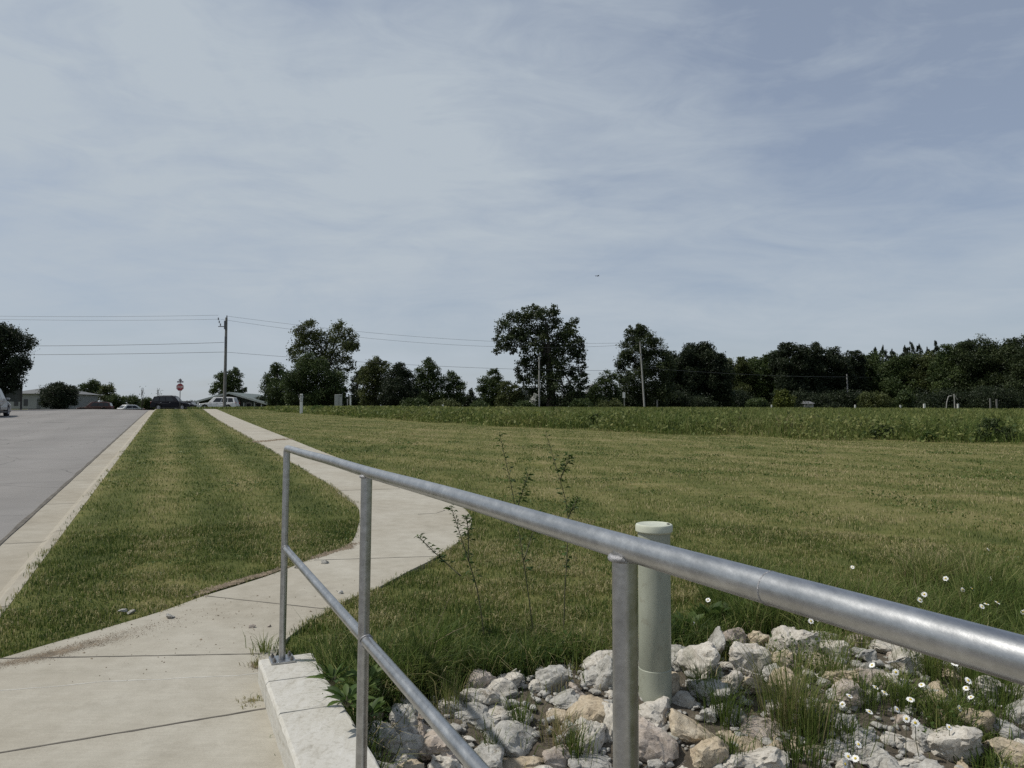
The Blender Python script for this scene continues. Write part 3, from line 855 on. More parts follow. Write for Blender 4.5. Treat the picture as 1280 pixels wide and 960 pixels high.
HERO = [
 (868, 838, 56, 50, 'white', 'pale square limestone block touching the right side of the green pipe'),
 (837, 862, 30, 30, 'buff', 'small tan rock leaning on the foot of the green pipe'),
 (816, 897, 42, 34, 'white', 'white slab rock right of the post in front of the green pipe'),
 (843, 886, 50, 30, 'grey', 'flat grey rock just below the tan rock at the pipe foot'),
 (864, 910, 50, 36, 'buff', 'rounded buff rock between the flat grey rock and the big tan boulder'),
 (814, 932, 50, 46, 'pink', 'speckled pinkish rock beside the lower part of the post'),
 (866, 945, 68, 44, 'buff', 'big craggy tan boulder at the bottom right of the post'),
 (901, 809, 30, 40, 'grey', 'upright smooth grey rock standing right of the pipe'),
 (909, 840, 28, 44, 'white', 'angular white rock under the upright grey rock'),
 (888, 872, 38, 34, 'grey', 'grey rock half hidden by grass below the white block'),
 (935, 825, 46, 42, 'white', 'bulky white rock behind the dry grass tuft'),
 (994, 806, 42, 48, 'white', 'tall pointed white rock at the back edge of the bed'),
 (1028, 806, 46, 30, 'white', 'low white rock next to the tall pointed one'),
 (1030, 832, 40, 22, 'buff', 'long curved cream rock among the grass tufts'),
 (950, 866, 32, 30, 'buff', 'cream rock in front of the bulky white one'),
 (982, 862, 32, 46, 'buff', 'narrow cream rock behind the dry grass stems'),
 (951, 915, 46, 28, 'pink', 'flat pinkish rock at the foot of the dry grass tuft'),
 (924, 929, 42, 22, 'buff', 'thin buff slab left of the flat pinkish rock'),
 (946, 953, 58, 28, 'white', 'wide white rock at the bottom edge right of the tan boulder'),
 (1112, 811, 36, 18, 'white', 'small white rock just under the sloping top rail'),
 (1126, 830, 46, 40, 'white', 'white ribbed rock with daisies leaning over it'),
 (1085, 850, 42, 26, 'pink', 'pinkish rock left of the white ribbed rock'),
 (1055, 905, 26, 22, 'grey', 'small grey rock between two daisy clumps'),
 (1119, 907, 38, 26, 'pink', 'brownish rock behind the small white wedge'),
 (1088, 920, 34, 20, 'grey', 'flat grey rock left of the brownish one'),
 (1084, 942, 32, 42, 'grey', 'steep grey rock at the bottom edge by three daisies'),
 (1127, 931, 42, 24, 'white', 'small white wedge of rock with a sharp crest'),
 (1156, 916, 32, 26, 'grey', 'rough grey rock left of the large white rock'),
 (1120, 955, 58, 20, 'white', 'white slab cut by the bottom edge below the wedge'),
 (1191, 936, 48, 48, 'white', 'large white rounded rock near the lower right corner'),
 (1216, 902, 44, 36, 'buff', 'square buff rock behind the large white rounded rock'),
 (1244, 941, 62, 46, 'buff', 'large rough buff rock right of the large white one'),
 (1257, 915, 32, 24, 'grey', 'grey rock behind the large rough buff rock'),
 (1278, 892, 26, 32, 'grey', 'grey rock cut by the right edge of the picture'),
 (618, 868, 46, 30, 'white', 'cream rock at the back edge of the bed where the grass begins'),
 (618, 891, 60, 26, 'white', 'long flat whitish rock below the sapling shadows'),
 (692, 849, 36, 36, 'grey', 'round mossy grey rock beneath the leafy weed'),
 (734, 846, 32, 20, 'grey', 'low grey rock left of the post at the lawn edge'),
 (757, 844, 30, 40, 'grey', 'upright grey rock touching the left side of the post'),
 (727, 866, 30, 22, 'pink', 'brown layered rock under the low grey one'),
 (707, 878, 32, 22, 'grey', 'grey rock between the mossy round one and the white one'),
 (668, 900, 40, 30, 'white', 'white rock with a dark hollow beside it, left of dead twigs'),
 (640, 929, 52, 36, 'grey', 'big smooth grey boulder near the bottom of the middle rail'),
 (737, 894, 46, 36, 'buff', 'buff boulder left of the post'),
 (737, 925, 30, 36, 'white', 'upright white egg-shaped rock left of the post'),
 (764, 905, 26, 42, 'white', 'white rock partly behind the post'),
 (764, 870, 26, 26, 'white', 'pale rock partly behind the post, above another white one'),
 (645, 957, 54, 22, 'buff', 'flat tan rock at the bottom edge right of the middle rail'),
 (746, 957, 48, 22, 'grey', 'flat grey rock at the bottom edge left of the post'),
 (700, 948, 36, 26, 'pink', 'pinkish rock under the dead twigs'),
 (470, 922, 34, 36, 'grey', 'grey broken rock right against the low wall'),
 (507, 903, 34, 40, 'grey', 'smooth rounded grey rock near the wall'),
 (531, 905, 28, 36, 'pink', 'brownish rock behind the smooth rounded grey one'),
 (506, 939, 42, 36, 'white', 'bright white lumpy rock left of the middle rail'),
 (488, 957, 38, 20, 'white', 'white rock at the bottom edge beside the wall'),
 (547, 939, 42, 42, 'pink', 'big speckled rock just left of the middle rail'),
 (567, 881, 30, 20, 'white', 'small white knob at the back of the bed under the dry stems'),
 (588, 897, 52, 24, 'grey', 'long grey rock crossing behind the middle rail'),
 (598, 874, 40, 26, 'white', 'pale rock behind the middle rail at the lawn edge'),
 (576, 955, 36, 30, 'grey', 'grey slab seen through the gap below the middle rail'),
 (918, 895, 34, 26, 'grey', 'grey rock under the green weeds right of the pipe'),
 (1010, 935, 44, 30, 'buff', 'tan rock under the dark grass tufts at the bottom'),
 (1040, 940, 30, 26, 'grey', 'dark grey rock next to three low daisies'),
 (1006, 890, 30, 26, 'white', 'pale rock glimpsed through the dry grass stems'),
 (1160, 868, 34, 24, 'buff', 'tan rock among the right-hand daisies'),
 (1185, 880, 30, 22, 'grey', 'grey rock below the daisies right of the ribbed rock'),
]
for i, (px, py, w, h, mat, lab) in enumerate(HERO):
    g = gp(px, py + h * 0.42)
    d = g.y
    sx = w * d / F * 1.36; szr = h * d / F * 1.25
    sy = (sx * 0.6 + szr * 0.5)
    c = at(px, py, d + sy * 0.32)
    add_rock(c.x, c.y, c.z - 0.008, sx, sy, szr, mat, lab, 100 + i, rot=0)

region_name = lambda x, y: ('between the wall and the middle rail' if x / y < -0.09 else 'between the middle rail and the green pipe' if x / y < 0.19 else 'between the green pipe and the daisies' if x / y < 0.42 else 'around the daisies on the right')
cname = {'white': 'whitish', 'buff': 'tan', 'grey': 'grey', 'pink': 'pinkish'}
tries = 0; fill = []
px_arr = [p[0] for p in rip_poly]; py_arr = [p[1] for p in rip_poly]
nfill = 0
while nfill < 222 and tries < 60000:
    tries += 1
    x = random.uniform(-0.8, 3.2); y = random.uniform(2.55, 4.6)
    if abs(x / y) > 0.74 or not bool(in_poly(np.array([x]), np.array([y]), rip_poly)[0]): continue
    r = random.choice((0.045, 0.06, 0.07, 0.085, 0.095)) if nfill < 130 else random.choice((0.03, 0.04, 0.05))
    if any((x - a) ** 2 + (y - b) ** 2 < (0.60 * (r + c)) ** 2 for a, b, c in rock_spots): continue
    if (x - pb.x) ** 2 + (y - pb.y) ** 2 < (PRAD + r * 0.7) ** 2: continue
    mat = random.choices(('white', 'buff', 'grey', 'pink'), (0.42, 0.24, 0.27, 0.07))[0]
    size = 'small' if r > 0.05 else 'fist-sized'
    z = float(zt(x, y)) + r * 0.35
    add_rock(x, y, z, 2 * r * random.uniform(.9, 1.15), 2 * r * random.uniform(.8, 1.1), 2 * r * random.uniform(.6, .95), mat,
             f'{size} {cname[mat]} limestone chunk filling the rock bed {region_name(x, y)}', 1000 + nfill,
             group=f'{size} {cname[mat]} filler rocks {region_name(x, y)}')
    nfill += 1

def chips():
    protos = []
    for k in range(6):
        b_ = rock_mesh(4000 + k, 0)
        bmesh.ops.triangulate(b_, faces=b_.faces)
        b_.verts.index_update()
        protos.append((np.array([tuple(v.co) for v in b_.verts]), np.array([[v.index for v in f.verts] for f in b_.faces])))
        b_.free()
    Vs, Ls = [], []; off = 0; n = 0
    while n < 3000:
        x = random.uniform(-0.9, 3.2); y = random.uniform(2.4, 4.7)
        if not bool(in_poly(np.array([x]), np.array([y]), rip_poly)[0]): continue
        n += 1
        co, fa = protos[n % 6]
        a = random.uniform(0, 6.28); c, s_ = math.cos(a), math.sin(a)
        sz = math.exp(random.gauss(math.log(.032), .45))
        q = co * np.array([sz, sz * random.uniform(.6, 1), sz * random.uniform(.4, .8)])
        q = np.stack([q[:, 0] * c - q[:, 1] * s_ + x, q[:, 0] * s_ + q[:, 1] * c + y, q[:, 2] + float(zt(x, y)) + sz * .2], 1)
        Vs.append(q); Ls.append(fa + off); off += len(q)
    fa = np.concatenate(Ls)
    me = np_mesh('stone_chips', np.concatenate(Vs), fa.ravel(), np.arange(len(fa)) * 3)
    tag(link('stone_chips', me, M['grey']), 'small limestone chips lying between the larger rocks', 'stone chips', kind='stuff')
chips()

# pebbles on the walk
for px, py, s, lab in ((153, 768, .05, 'small stone at the lawn corner, left one of a pair'), (164, 769, .045, 'small stone at the lawn corner, right one of a pair'), (212, 775, .055, 'single stone lying on the sidewalk below the lawn corner'),
                       (258, 747, .03, 'tiny stone at the left end of the upper sidewalk joint'), (315, 787, .04, 'dark stone on the sidewalk left of the end post'), (336, 786, .025, 'tiny stone close to the end post'), (406, 706, .06, 'stone lying on the soil streak behind the end post'), (372, 712, .05, 'grey stone beside the end post at the lawn edge'), (424, 744, .05, 'stone against the middle rail on the far walk')):
    g = gp(px, py)
    add_rock(g.x, g.y, g.z + 0.012 + s * .2, s * 1.1, s * .8, s * .6, 'grey' if s > .04 else 'pink', lab, int(px * 7 + py), group='loose stones on the sidewalk')

# ------------------------------------------------------------------ grass
def wedge_pts(n, r0, r1, expo, amax=R(41)):
    """points in the view's wide wedge, density falling with distance"""
    u = rng.uniform(0, 1, n)
    e = 2 - expo
    r = (r0 ** e + u * (r1 ** e - r0 ** e)) ** (1 / e) if abs(e) > 1e-3 else r0 * (r1 / r0) ** u
    a = rng.uniform(-amax, amax, n)
    return r * np.sin(a), r * np.cos(a), r

front_px = [(330, 514), (392, 518), (470, 524), (560, 529), (640, 535), (720, 537), (800, 541), (900, 544), (1000, 549), (1140, 554), (1300, 559)]
FR = pxs(front_px)
dv = np.array(FR[-1]) - np.array(FR[-2]); dv = dv / np.linalg.norm(dv)
FR = catmull([tuple(p) for p in FR], 7)
FR = [(a + 1.3 * mnoise.noise(Vector((a * .33, b * .33, 2.0))) + .5 * mnoise.noise(Vector((a * 1.1, b * 1.1, 7.0))), b + 2.2 * mnoise.noise(Vector((a * .33, b * .33, 9.0))) + 1.2 * mnoise.noise(Vector((a * 1.1, b * 1.1, 4.0)))) for a, b in FR]
FR = [tuple(np.array(FR[0]) + np.array((-5, 10)))] + FR + [tuple(np.array(FR[-1]) + dv * 12)]
band_poly = FR + [(60, 20), (110, 60), (110, 120), (60, 150), (-20, 150), (-45, 110), (-36, 84), (-24, 70)]
def noise2(x, y, s, o=0.0):
    return np.array([mnoise.noise(Vector((a * s + o, b * s, o))) for a, b in zip(x, y)])

def lawn():
    parts = []
    x1, y1, r1 = wedge_pts(430000, 2.2, 9, 1.2)
    x2, y2, r2 = wedge_pts(330000, 9, 75, 1.9)
    x = np.concatenate([x1, x2]); y = np.concatenate([y1, y2]); r = np.concatenate([r1, r2])
    t, v = tv(x, y)
    j = rng.normal(0, 0.03, len(x)) + 0.10 * noise2(x, y, 2.2, 6.6) + 0.04 * noise2(x, y, 7.0, 1.6)
    ok = (v + j > LAWN_EDGE + 0.01) & (t < 92)
    jx = x + rng.normal(0, 0.018, len(x)) + .05 * noise2(x, y, 3.0, 17.0) + .03 * noise2(x, y, 9.0, 2.0); jy = y + rng.normal(0, 0.018, len(x)) + .05 * noise2(x, y, 3.0, 27.0) + .03 * noise2(x, y, 9.0, 12.0)
    ok &= ~in_poly(jx, jy, walk_poly)
    ok &= ~(in_poly(x, y, band_poly))
    ok &= ~((v > wall_v0 - 0.01) & (v < wall_v1 + 0.01) & (t < WALL_T1 + 0.01))
    inr = in_poly(x + rng.normal(0, 0.05, len(x)), y + rng.normal(0, 0.05, len(x)), rip_poly)
    ok &= ~(inr & (rng.uniform(0, 1, len(x)) > 0.012))
    x, y, r, t, v = x[ok], y[ok], r[ok], t[ok], v[ok]
    g1 = noise2(x, y, 0.9, 3.1); g2 = noise2(x, y, 4.5, 9.4)
    ok = rng.uniform(0, 1, len(x)) < np.clip(0.8 + 0.9 * g2 + 0.3 * g1, 0.25, 1)
    # trodden soil rim along the near walk edge
    dw = dist_poly(x, y, Lc[60:])
    x, y, r, t, v, g1, g2, dw = (q[ok] for q in (x, y, r, t, v, g1, g2, dw))
    drip = dist_poly(x, y, rip_poly)
    right = v > 0.66
    h = 0.027 + 0.010 * g1 + 0.014 * g2 + rng.uniform(-0.010, 0.014, len(x))
    tallk = np.exp(-np.maximum(drip - 0.05, 0) / 0.33) * right
    h = h * (1 + 0.5 * (right & (drip < 2.2)) * np.exp(-drip / 1.2)) + tallk * rng.uniform(0.03, 0.22, len(x))
    h = np.maximum(h, 0.010) * (1 - 0.45 * np.exp(-dw / 0.12) * (~right))
    w = (0.0036 + 0.0016 * rng.uniform(0, 1, len(x))) * np.maximum(1, r / 7.5) ** 0.95
    tint = np.clip(rng.beta(1.3, 1.6, len(x)) + 0.18 * g2, 0, 1) * (1 - 0.35 * tallk)
    straw = rng.uniform(0, 1, len(x)) < np.clip(0.08 + 0.26 * (g1 + 0.6 * g2), 0.03, 0.36) * np.where(v > 2.5, 1.2, 0.9)
    tint = np.where(straw, rng.uniform(.85, 1.25, len(x)), tint)
    P = np.stack([x, y, zt(x, y) + np.where(straw, .014, .004)], 1)
    me = blades('lawn_grass', P, h, w, tint, np.where(straw, 1.9, 1.0))
    tag(link('lawn_grass', me, M['lawn']), 'short mown lawn grass, olive green with dry streaks', 'grass', kind='stuff')

def tall_band():
    n = 75000
    x, y, r = wedge_pts(n * 3, 22, 76, 1.5)
    ok = in_poly(x, y, band_poly)
    x, y, r = x[ok], y[ok], r[ok]
    dfr = dist_poly(x, y, FR + FR[::-1])
    keep = (dfr < 11) & (rng.uniform(0, 1, len(x)) < np.clip(1.2 - dfr / 11, 0.2, 1))
    x, y, r, dfr = x[keep], y[keep], r[keep], dfr[keep]
    g = noise2(x, y, 0.35, 5.5); g2 = noise2(x, y, 1.1, 2.2)
    keep = rng.uniform(0, 1, len(x)) < np.clip(0.7 + 0.8 * g2 + 0.4 * g, 0.12, 1)
    x, y, r, dfr, g, g2 = (q[keep] for q in (x, y, r, dfr, g, g2))
    # top of the growth meets the level line of the field
    zg = zt(x, y)
    cap = H + (517 - 508.5) / F * y - zg
    h = np.clip(0.48 + 0.35 * g + 0.45 * g2 + rng.uniform(-0.25, 0.25, len(x)), 0.12, 1.1)
    h = np.minimum(h * smooth(-0.3, 1.6, dfr + 0.6 * g2) + 0.12, np.maximum(cap + rng.normal(0, 0.06, len(x)), 0.15))
    w = 0.013 * (r / 28) ** 0.8 * rng.uniform(0.7, 1.9, len(x))
    tint = np.clip(rng.beta(2, 2, len(x)) * 0.9 + 0.3 * g, 0, 1)
    me = blades('tall_grass', np.stack([x, y, zg], 1), h, w, tint, 0.75)
    tag(link('tall_grass', me, M['tall']), 'tall unmown grass and weeds along the lawn edge', 'tall grass', kind='stuff')
    # leafy weeds mixed through the grass, in drifts
    k = 95000
    x, y, r = wedge_pts(k * 2, 22, 74, 1.5)
    ok = in_poly(x, y, band_poly); x, y, r = x[ok], y[ok], r[ok]
    dfr = dist_poly(x, y, FR + FR[::-1])
    g = noise2(x, y, 0.55, 12.5); g2 = noise2(x, y, 1.9, 7.2)
    ok = (dfr < 9) & (rng.uniform(0, 1, len(x)) < np.clip(.55 + 1.3 * g + .6 * g2, 0.08, 1))
    x, y, r, dfr, g, g2 = (q[ok] for q in (x, y, r, dfr, g, g2))
    zg = zt(x, y); cap = np.maximum(H + (517 - 508.0) / F * y - zg, .2)
    hh = np.minimum((0.46 + .40 * g2 + .30 * g) * smooth(-.3, 1.0, dfr + .6 * g2) + .1, cap) * rng.uniform(.15, 1.0, len(x)) ** .6
    P = np.stack([x, y, zg + np.maximum(hh, .03)], 1)
    me = leaf_quads('leafy_weeds', P, .13 * (r / 30) ** .7 * rng.uniform(.5, 1.5, len(x)), np.clip(rng.beta(2, 2, len(x)) + .2 * g, 0, 1), up=.3)
    tag(link('leafy_weeds', me, M['field']), 'drifts of leafy green weeds mixed into the tall grass', 'weeds', kind='stuff')
    # broad-leaved field behind
    x, y, r = wedge_pts(170000, 27, 150, 1.55)
    ok = in_poly(x, y, band_poly)
    x, y, r = x[ok], y[ok], r[ok]
    dfr = dist_poly(x, y, FR + FR[::-1])
    ok = dfr > 1.2
    x, y, r, dfr = x[ok], y[ok], r[ok], dfr[ok]
    zg = zt(x, y)
    g = noise2(x, y, 0.25, 8.1)
    cap = np.maximum(H + (517 - 507.8) / F * y - zg, 0.2)
    h = np.minimum(np.clip(0.42 + 0.14 * g + rng.uniform(-0.16, 0.16, len(x)), 0.12, 0.8), cap)
    w = 0.030 * (r / 40) ** 0.75 * rng.uniform(0.6, 1.7, len(x))
    tint = np.clip(rng.beta(2, 2, len(x)), 0, 1)
    me = blades('field_growth', np.stack([x, y, zg], 1), h, w, tint, 1.0, leaf=True)
    tag(link('field_plants', me, M['field']), 'low green leafy field growth reaching to the far trees', 'field', kind='stuff')

# ------------------------------------------------------------------ leaf scattering for trees and bushes
def leaf_quads(name, Cn, size, tint, up=0.0, aspect=0.62, normal_bias=None):
    n = len(Cn)
    d = rng.normal(0, 1, (n, 3)); d /= np.linalg.norm(d, axis=1, keepdims=True)
    e = rng.normal(0, 1, (n, 3)); e[:, 2] += up
    e -= (e * d).sum(1, keepdims=True) * d; e /= np.linalg.norm(e, axis=1, keepdims=True)
    f = np.cross(d, e)
    s = size[:, None]
    V = np.empty((n, 4, 3), np.float32)
    V[:, 0] = Cn - d * s * 0.5
    V[:, 1] = Cn + e * s * aspect * 0.5 + f * s * 0.12
    V[:, 2] = Cn + d * s * 0.5
    V[:, 3] = Cn - e * s * aspect * 0.5 + f * s * 0.12
    loops = np.arange(n * 4)
    return np_mesh(name, V.reshape(-1, 3), loops, np.arange(n) * 4, np.repeat(tint, 4))

def blob_leaves(blobs, leaf, cover, gap=0.3, stray=0.0):
    """blobs: (centre Vector, radius, flat); clumped leaf centres"""
    out, tin = [], []
    for c, r, fl in blobs:
        n = int(cover * 38 * (r / leaf) ** 2)
        nc = max(7, int(24 * (1 - gap)))
        k = rng.normal(0, 1, (nc, 3)); k /= np.linalg.norm(k, axis=1, keepdims=True)
        k *= (rng.uniform(0.15, 1, (nc, 1)) ** 0.45)
        k[:, 2] *= fl
        cs = np.array(c)[None] + k * r * 0.86
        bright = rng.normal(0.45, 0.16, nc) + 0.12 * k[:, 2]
        which = rng.integers(0, nc, n)
        sc = rng.uniform(0.16, 0.30, nc) * r
        q = np.clip(rng.normal(0, 1, (n, 3)), -1.9, 1.9) * sc[which][:, None] * np.array([1, 1, 0.7])
        if stray: q *= (1 + stray * (rng.uniform(0, 1, (n, 1)) < 0.12))
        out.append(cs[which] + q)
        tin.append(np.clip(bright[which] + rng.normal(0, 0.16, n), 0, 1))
    return np.concatenate(out), np.concatenate(tin)

def tree(name, label, cat, blobs_px, Y, mat, base_px=None, leaf_px=2.3, cover=1.0, gap=0.3, depth=0.75, group=None, trunk_r=None, flat=1.0, forks=6, base_y=None, stray=0.0, zbase=None, grow=1.12):
    leaf = leaf_px * 0.95 * Y / F
    bl = []
    xs = [b[0] for b in blobs_px]; cx_ = sum(xs) / len(xs)
    for b in blobs_px:
        px, py, rp = b[:3]
        rr = rp * Y / F * grow
        dY = b[3] * Y / F if len(b) > 3 else random.uniform(-1, 1) * depth * rr
        c = at(px, py, Y); c.y += dY
        bl.append((c, rr, flat))
    bx = base_px if base_px is not None else cx_
    b0 = at(bx, 512, Y)
    zg = float(zt(b0.x, b0.y)) if zbase is None else zbase
    root = empty(name, (b0.x, b0.y, zg), label, cat, group)
    off = Vector(root.location)
    bl = [(c - off, r, f) for c, r, f in bl]
    P, tint = blob_leaves(bl, leaf, cover, gap, stray)
    ok = P[:, 2] > 0.05
    P, tint = P[ok], tint[ok]
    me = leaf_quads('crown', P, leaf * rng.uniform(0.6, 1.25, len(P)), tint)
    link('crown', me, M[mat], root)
    # trunk with limbs
    top = max(c.z + r * 0.5 for c, r, _ in bl); hgt = top
    tr = trunk_r or max(0.06, hgt * 0.022)
    bm = bmesh.new()
    crown_c = sum((c for c, _, _ in bl), Vector()) / len(bl)
    fork = Vector((crown_c.x * 0.3, crown_c.y * 0.3, hgt * 0.34))
    tip = Vector((crown_c.x * 0.9, crown_c.y * 0.9, hgt * 0.86))
    tube(bm, [(0, 0, -0.3), (0, 0, hgt * 0.05), fork * 0.6 + Vector((0.03 * hgt * random.uniform(-1, 1), 0, 0)), fork, fork.lerp(tip, .5) + Vector((random.uniform(-.03, .03) * hgt, random.uniform(-.03, .03) * hgt, 0)), tip], [tr * 1.45, tr * 1.1, tr * .95, tr * .82, tr * .5, tr * .12], 8)
    for c, r, _ in sorted(bl, key=lambda q: -q[1])[:forks]:
        s = fork.lerp(tip, random.uniform(0, .5))
        m_ = s.lerp(c, .5) + Vector((0, 0, 0.05 * hgt))
        tube(bm, [s, m_, c, c + (c - m_) * 0.25], [tr * .5, tr * .3, tr * .16, tr * .05], 6)
    obj('trunk', bm, M['bark'], root, True)
    return root

def egg(px, top, w, bottom=512, n=16, rk=0.27, seed=0, wide_at=0.55):
    """blob list for a rounded crown in an outline"""
    rd = random.Random(seed)
    out = []
    hh = bottom - top
    for i in range(n):
        f = (i + 0.5) / n
        y = top + hh * (0.10 + 0.82 * f)
        prof = math.sin(math.pi * min(1, (0.16 + 0.84 * f) * (0.5 / wide_at if f < wide_at else 0.62))) ** 0.7
        rr = w * rk * rd.uniform(0.75, 1.15) * (0.7 if f < 0.15 else 1)
        half = max(0, w / 2 * prof - rr * 0.75)
        side = (-1 if i % 2 else 1)
        out.append((px + side * half * rd.uniform(0.35, 1.0), max(y, top + rr * 0.8), rr, rd.uniform(-1, 1) * half))
    return out

tall_band()
lawn()
def clover():
    n = 200000
    x, y, r = wedge_pts(n, 2.3, 24, 1.5)
    t, v = tv(x, y)
    g = noise2(x, y, 0.8, 21.0); g2 = noise2(x, y, 2.6, 14.0)
    ok = (v > LAWN_EDGE + .04) & ~in_poly(x, y, walk_poly) & ~in_poly(x, y, rip_poly) & ~in_poly(x, y, band_poly) & ~((v > wall_v0) & (v < wall_v1) & (t < WALL_T1))
    ok &= rng.uniform(0, 1, n) < np.clip(1.6 * (g + .5 * g2) - .25, 0.0, .8)
    x, y, r, g2 = x[ok], y[ok], r[ok], g2[ok]
    P = np.stack([x, y, zt(x, y) + rng.uniform(.008, .034, len(x))], 1)
    me = leaf_quads('clover', P, .013 * np.maximum(1, r / 6) ** .9 * rng.uniform(.6, 1.5, len(x)), np.clip(rng.beta(2, 2.2, len(x)) + .2 * g2, 0, 1), aspect=.8)
    tag(link('clover_patches', me, M['clover']), 'patches of low clover and small leaves in the mown lawn', 'clover', kind='stuff')
clover()
# --- left side
tree('street_tree', 'big dark leafy tree cut by the left edge beyond the road', 'tree',
     [(0, 432, 30), (18, 428, 18), (-15, 420, 28), (10, 450, 24), (27, 455, 13), (-20, 455, 34), (6, 470, 22), (18, 470, 14), (-40, 440, 34), (-10, 478, 22), (32, 458, 8), (2, 412, 12), (-2, 488, 16), (18, 484, 10)], 62, 'leaf_dark', -12, 2.6, 1.15, 0.12, flat=.95, grow=.93)
tree('clipped_shrub', 'round dark shrub by the far side of the road crest', 'shrub',
     [(62, 494, 12), (74, 491, 13), (86, 494, 12), (68, 501, 13), (80, 501, 13), (74, 484, 7), (64, 486, 7), (84, 486, 7), (56, 492, 6), (92, 490, 6), (58, 502, 7), (91, 501, 7)], 84, 'leaf_dark', 74, 1.9, 1.5, 0.0)
tree('small_tree', 'small green tree just right of the round dark shrub', 'tree', [(107, 487, 8), (114, 483, 8), (120, 488, 9), (110, 494, 8), (103, 490, 5), (117, 480, 5)], 118, 'leaf_mid', 112, 1.8, 1.1, .2)
tree('small_tree', 'small olive tree behind the dark red car', 'tree', [(129, 489, 8), (133, 484, 6), (127, 496, 9), (137, 496, 7), (140, 487, 4), (136, 501, 8)], 116, 'leaf_olive', 131, 1.8, 1.1, .2)
tree('bush', 'low green bush right of the olive tree', 'bush', [(145, 500, 7), (151, 502, 6), (148, 506, 6), (142, 506, 6)], 112, 'leaf_mid', 147, 1.7, 1.3, .1)
tree('bush', 'low green bush above the white car roof', 'bush', [(158, 500, 6), (164, 499, 6), (170, 502, 6), (166, 506, 6), (175, 504, 4)], 118, 'leaf_mid', 165, 1.7, 1.3, .1)
tree('bush', 'small dark bush under the bare saplings', 'bush', [(180, 503, 6), (186, 502, 6), (183, 507, 6), (190, 506, 5)], 112, 'leaf_mid', 184, 1.7, 1.3, .1)

def bare_sapling(px, top, Y, label, spread=5, seed=1):
    rd = random.Random(seed)
    b = at(px, 512, Y); z = float(zt(b.x, b.y))
    root = empty('bare_sapling', (b.x, b.y, z), label, 'sapling', 'bare saplings by the crest')
    hgt = at(px, top, Y).z - z
    bm = bmesh.new()
    tube(bm, [(0, 0, -.1), (0.05, 0, hgt * .5), (rd.uniform(-.2, .2), 0, hgt)], [.07, .05, .02], 5)
    for k in range(9):
        s = rd.uniform(.25, .85) * hgt; dx = rd.uniform(-1, 1) * spread * Y / F
        tube(bm, [(0.03, 0, s), (dx * .5, rd.uniform(-.3, .3), s + hgt * .12), (dx, rd.uniform(-.5, .5), min(hgt * 1.0, s + hgt * .3))], [.035, .025, .012], 4)
    obj('branches', bm, M['bark'], root)
    P = rng.normal(0, 1, (70, 3)) * np.array([spread * Y / F * .45, .4, hgt * .22]) + np.array([0, 0, hgt * .55])
    me = leaf_quads('sparse_leaves', P, rng.uniform(.1, .2, 70), rng.uniform(0, 1, 70)); link('sparse_leaves', me, M['leaf_mid'], root)
bare_sapling(177, 485, 106, 'thin nearly bare sapling left of the black SUV', 5, 3)
bare_sapling(197, 485, 110, 'thin nearly bare sapling rising behind the black SUV', 5, 4)

tree('roadside_tree', 'leafy tree behind the low green-roofed house and utility pole', 'tree',
     [(273, 477, 9), (283, 472, 9), (292, 470, 8), (288, 480, 10), (277, 486, 11), (295, 480, 8), (286, 490, 12), (268, 488, 6), (300, 490, 5), (294, 463, 4), (275, 470, 4), (304, 488, 4)], 132, 'leaf_mid', 284, 1.9, 1.15, .15)
tree('tall_tree', 'tall airy two-lobed tree with gaps rising behind the dense round tree', 'tree',
     [(388, 415, 13), (378, 424, 13), (398, 420, 11), (370, 436, 10), (386, 436, 14), (420, 416, 14), (433, 424, 12), (412, 428, 12), (428, 440, 14), (440, 434, 9), (410, 446, 12), (432, 455, 11), (420, 462, 12), (395, 452, 12), (376, 448, 11), (365, 440, 5), (446, 432, 4), (428, 472, 8), (386, 405, 6), (424, 406, 7), (436, 414, 5), (418, 480, 10)], 112, 'leaf_olive', 408, 2.5, .72, .30, stray=.4)
tree('round_tree', 'dense low round tree with a wide dark crown behind the utility posts', 'tree',
     [(388, 462, 16), (372, 470, 16), (405, 466, 16), (420, 478, 14), (364, 484, 14), (384, 482, 18), (406, 486, 17), (422, 492, 11), (372, 497, 13), (395, 500, 14), (414, 500, 11), (386, 450, 9), (402, 454, 8), (430, 488, 5), (428, 497, 6), (360, 497, 8), (380, 507, 8), (400, 508, 8)], 92, 'leaf_mid', 394, 2.2, 1.3, .08)
tree('dense_tree', 'dense dark green tree at the right end of the low house', 'tree',
     [(345, 463, 8), (338, 472, 9), (352, 470, 9), (335, 486, 9), (347, 484, 12), (342, 497, 11), (354, 498, 9), (333, 476, 5), (345, 458, 5), (358, 484, 8)], 98, 'leaf_mid', 346, 2.1, 1.3, .08)
tree('shade_tree', 'olive rounded tree at the left of the dark central clump', 'tree',
     [(470, 458, 10), (462, 466, 12), (476, 466, 11), (466, 480, 14), (455, 476, 9), (478, 484, 11), (460, 494, 12), (474, 498, 11), (472, 452, 6), (482, 456, 5), (466, 506, 8)], 104, 'leaf_olive', 468, 2.1, 1.25, .1)
tree('shade_tree', 'narrow dark tree hugging the left side of the olive rounded tree', 'tree',
     [(446, 476, 7), (444, 486, 8), (450, 468, 6), (448, 496, 9), (442, 500, 6), (455, 462, 5), (444, 506, 6)], 108, 'leaf_dark', 447, 2.1, 1.3, .08)
tree('dark_tree', 'blackish dense tree in the middle of the dark central clump', 'tree',
     [(498, 468, 12), (490, 478, 13), (506, 478, 13), (498, 488, 16), (486, 494, 12), (512, 492, 12), (500, 502, 14), (500, 460, 7), (510, 468, 6), (516, 502, 8)], 100, 'leaf_dark', 500, 2.1, 1.4, .05)
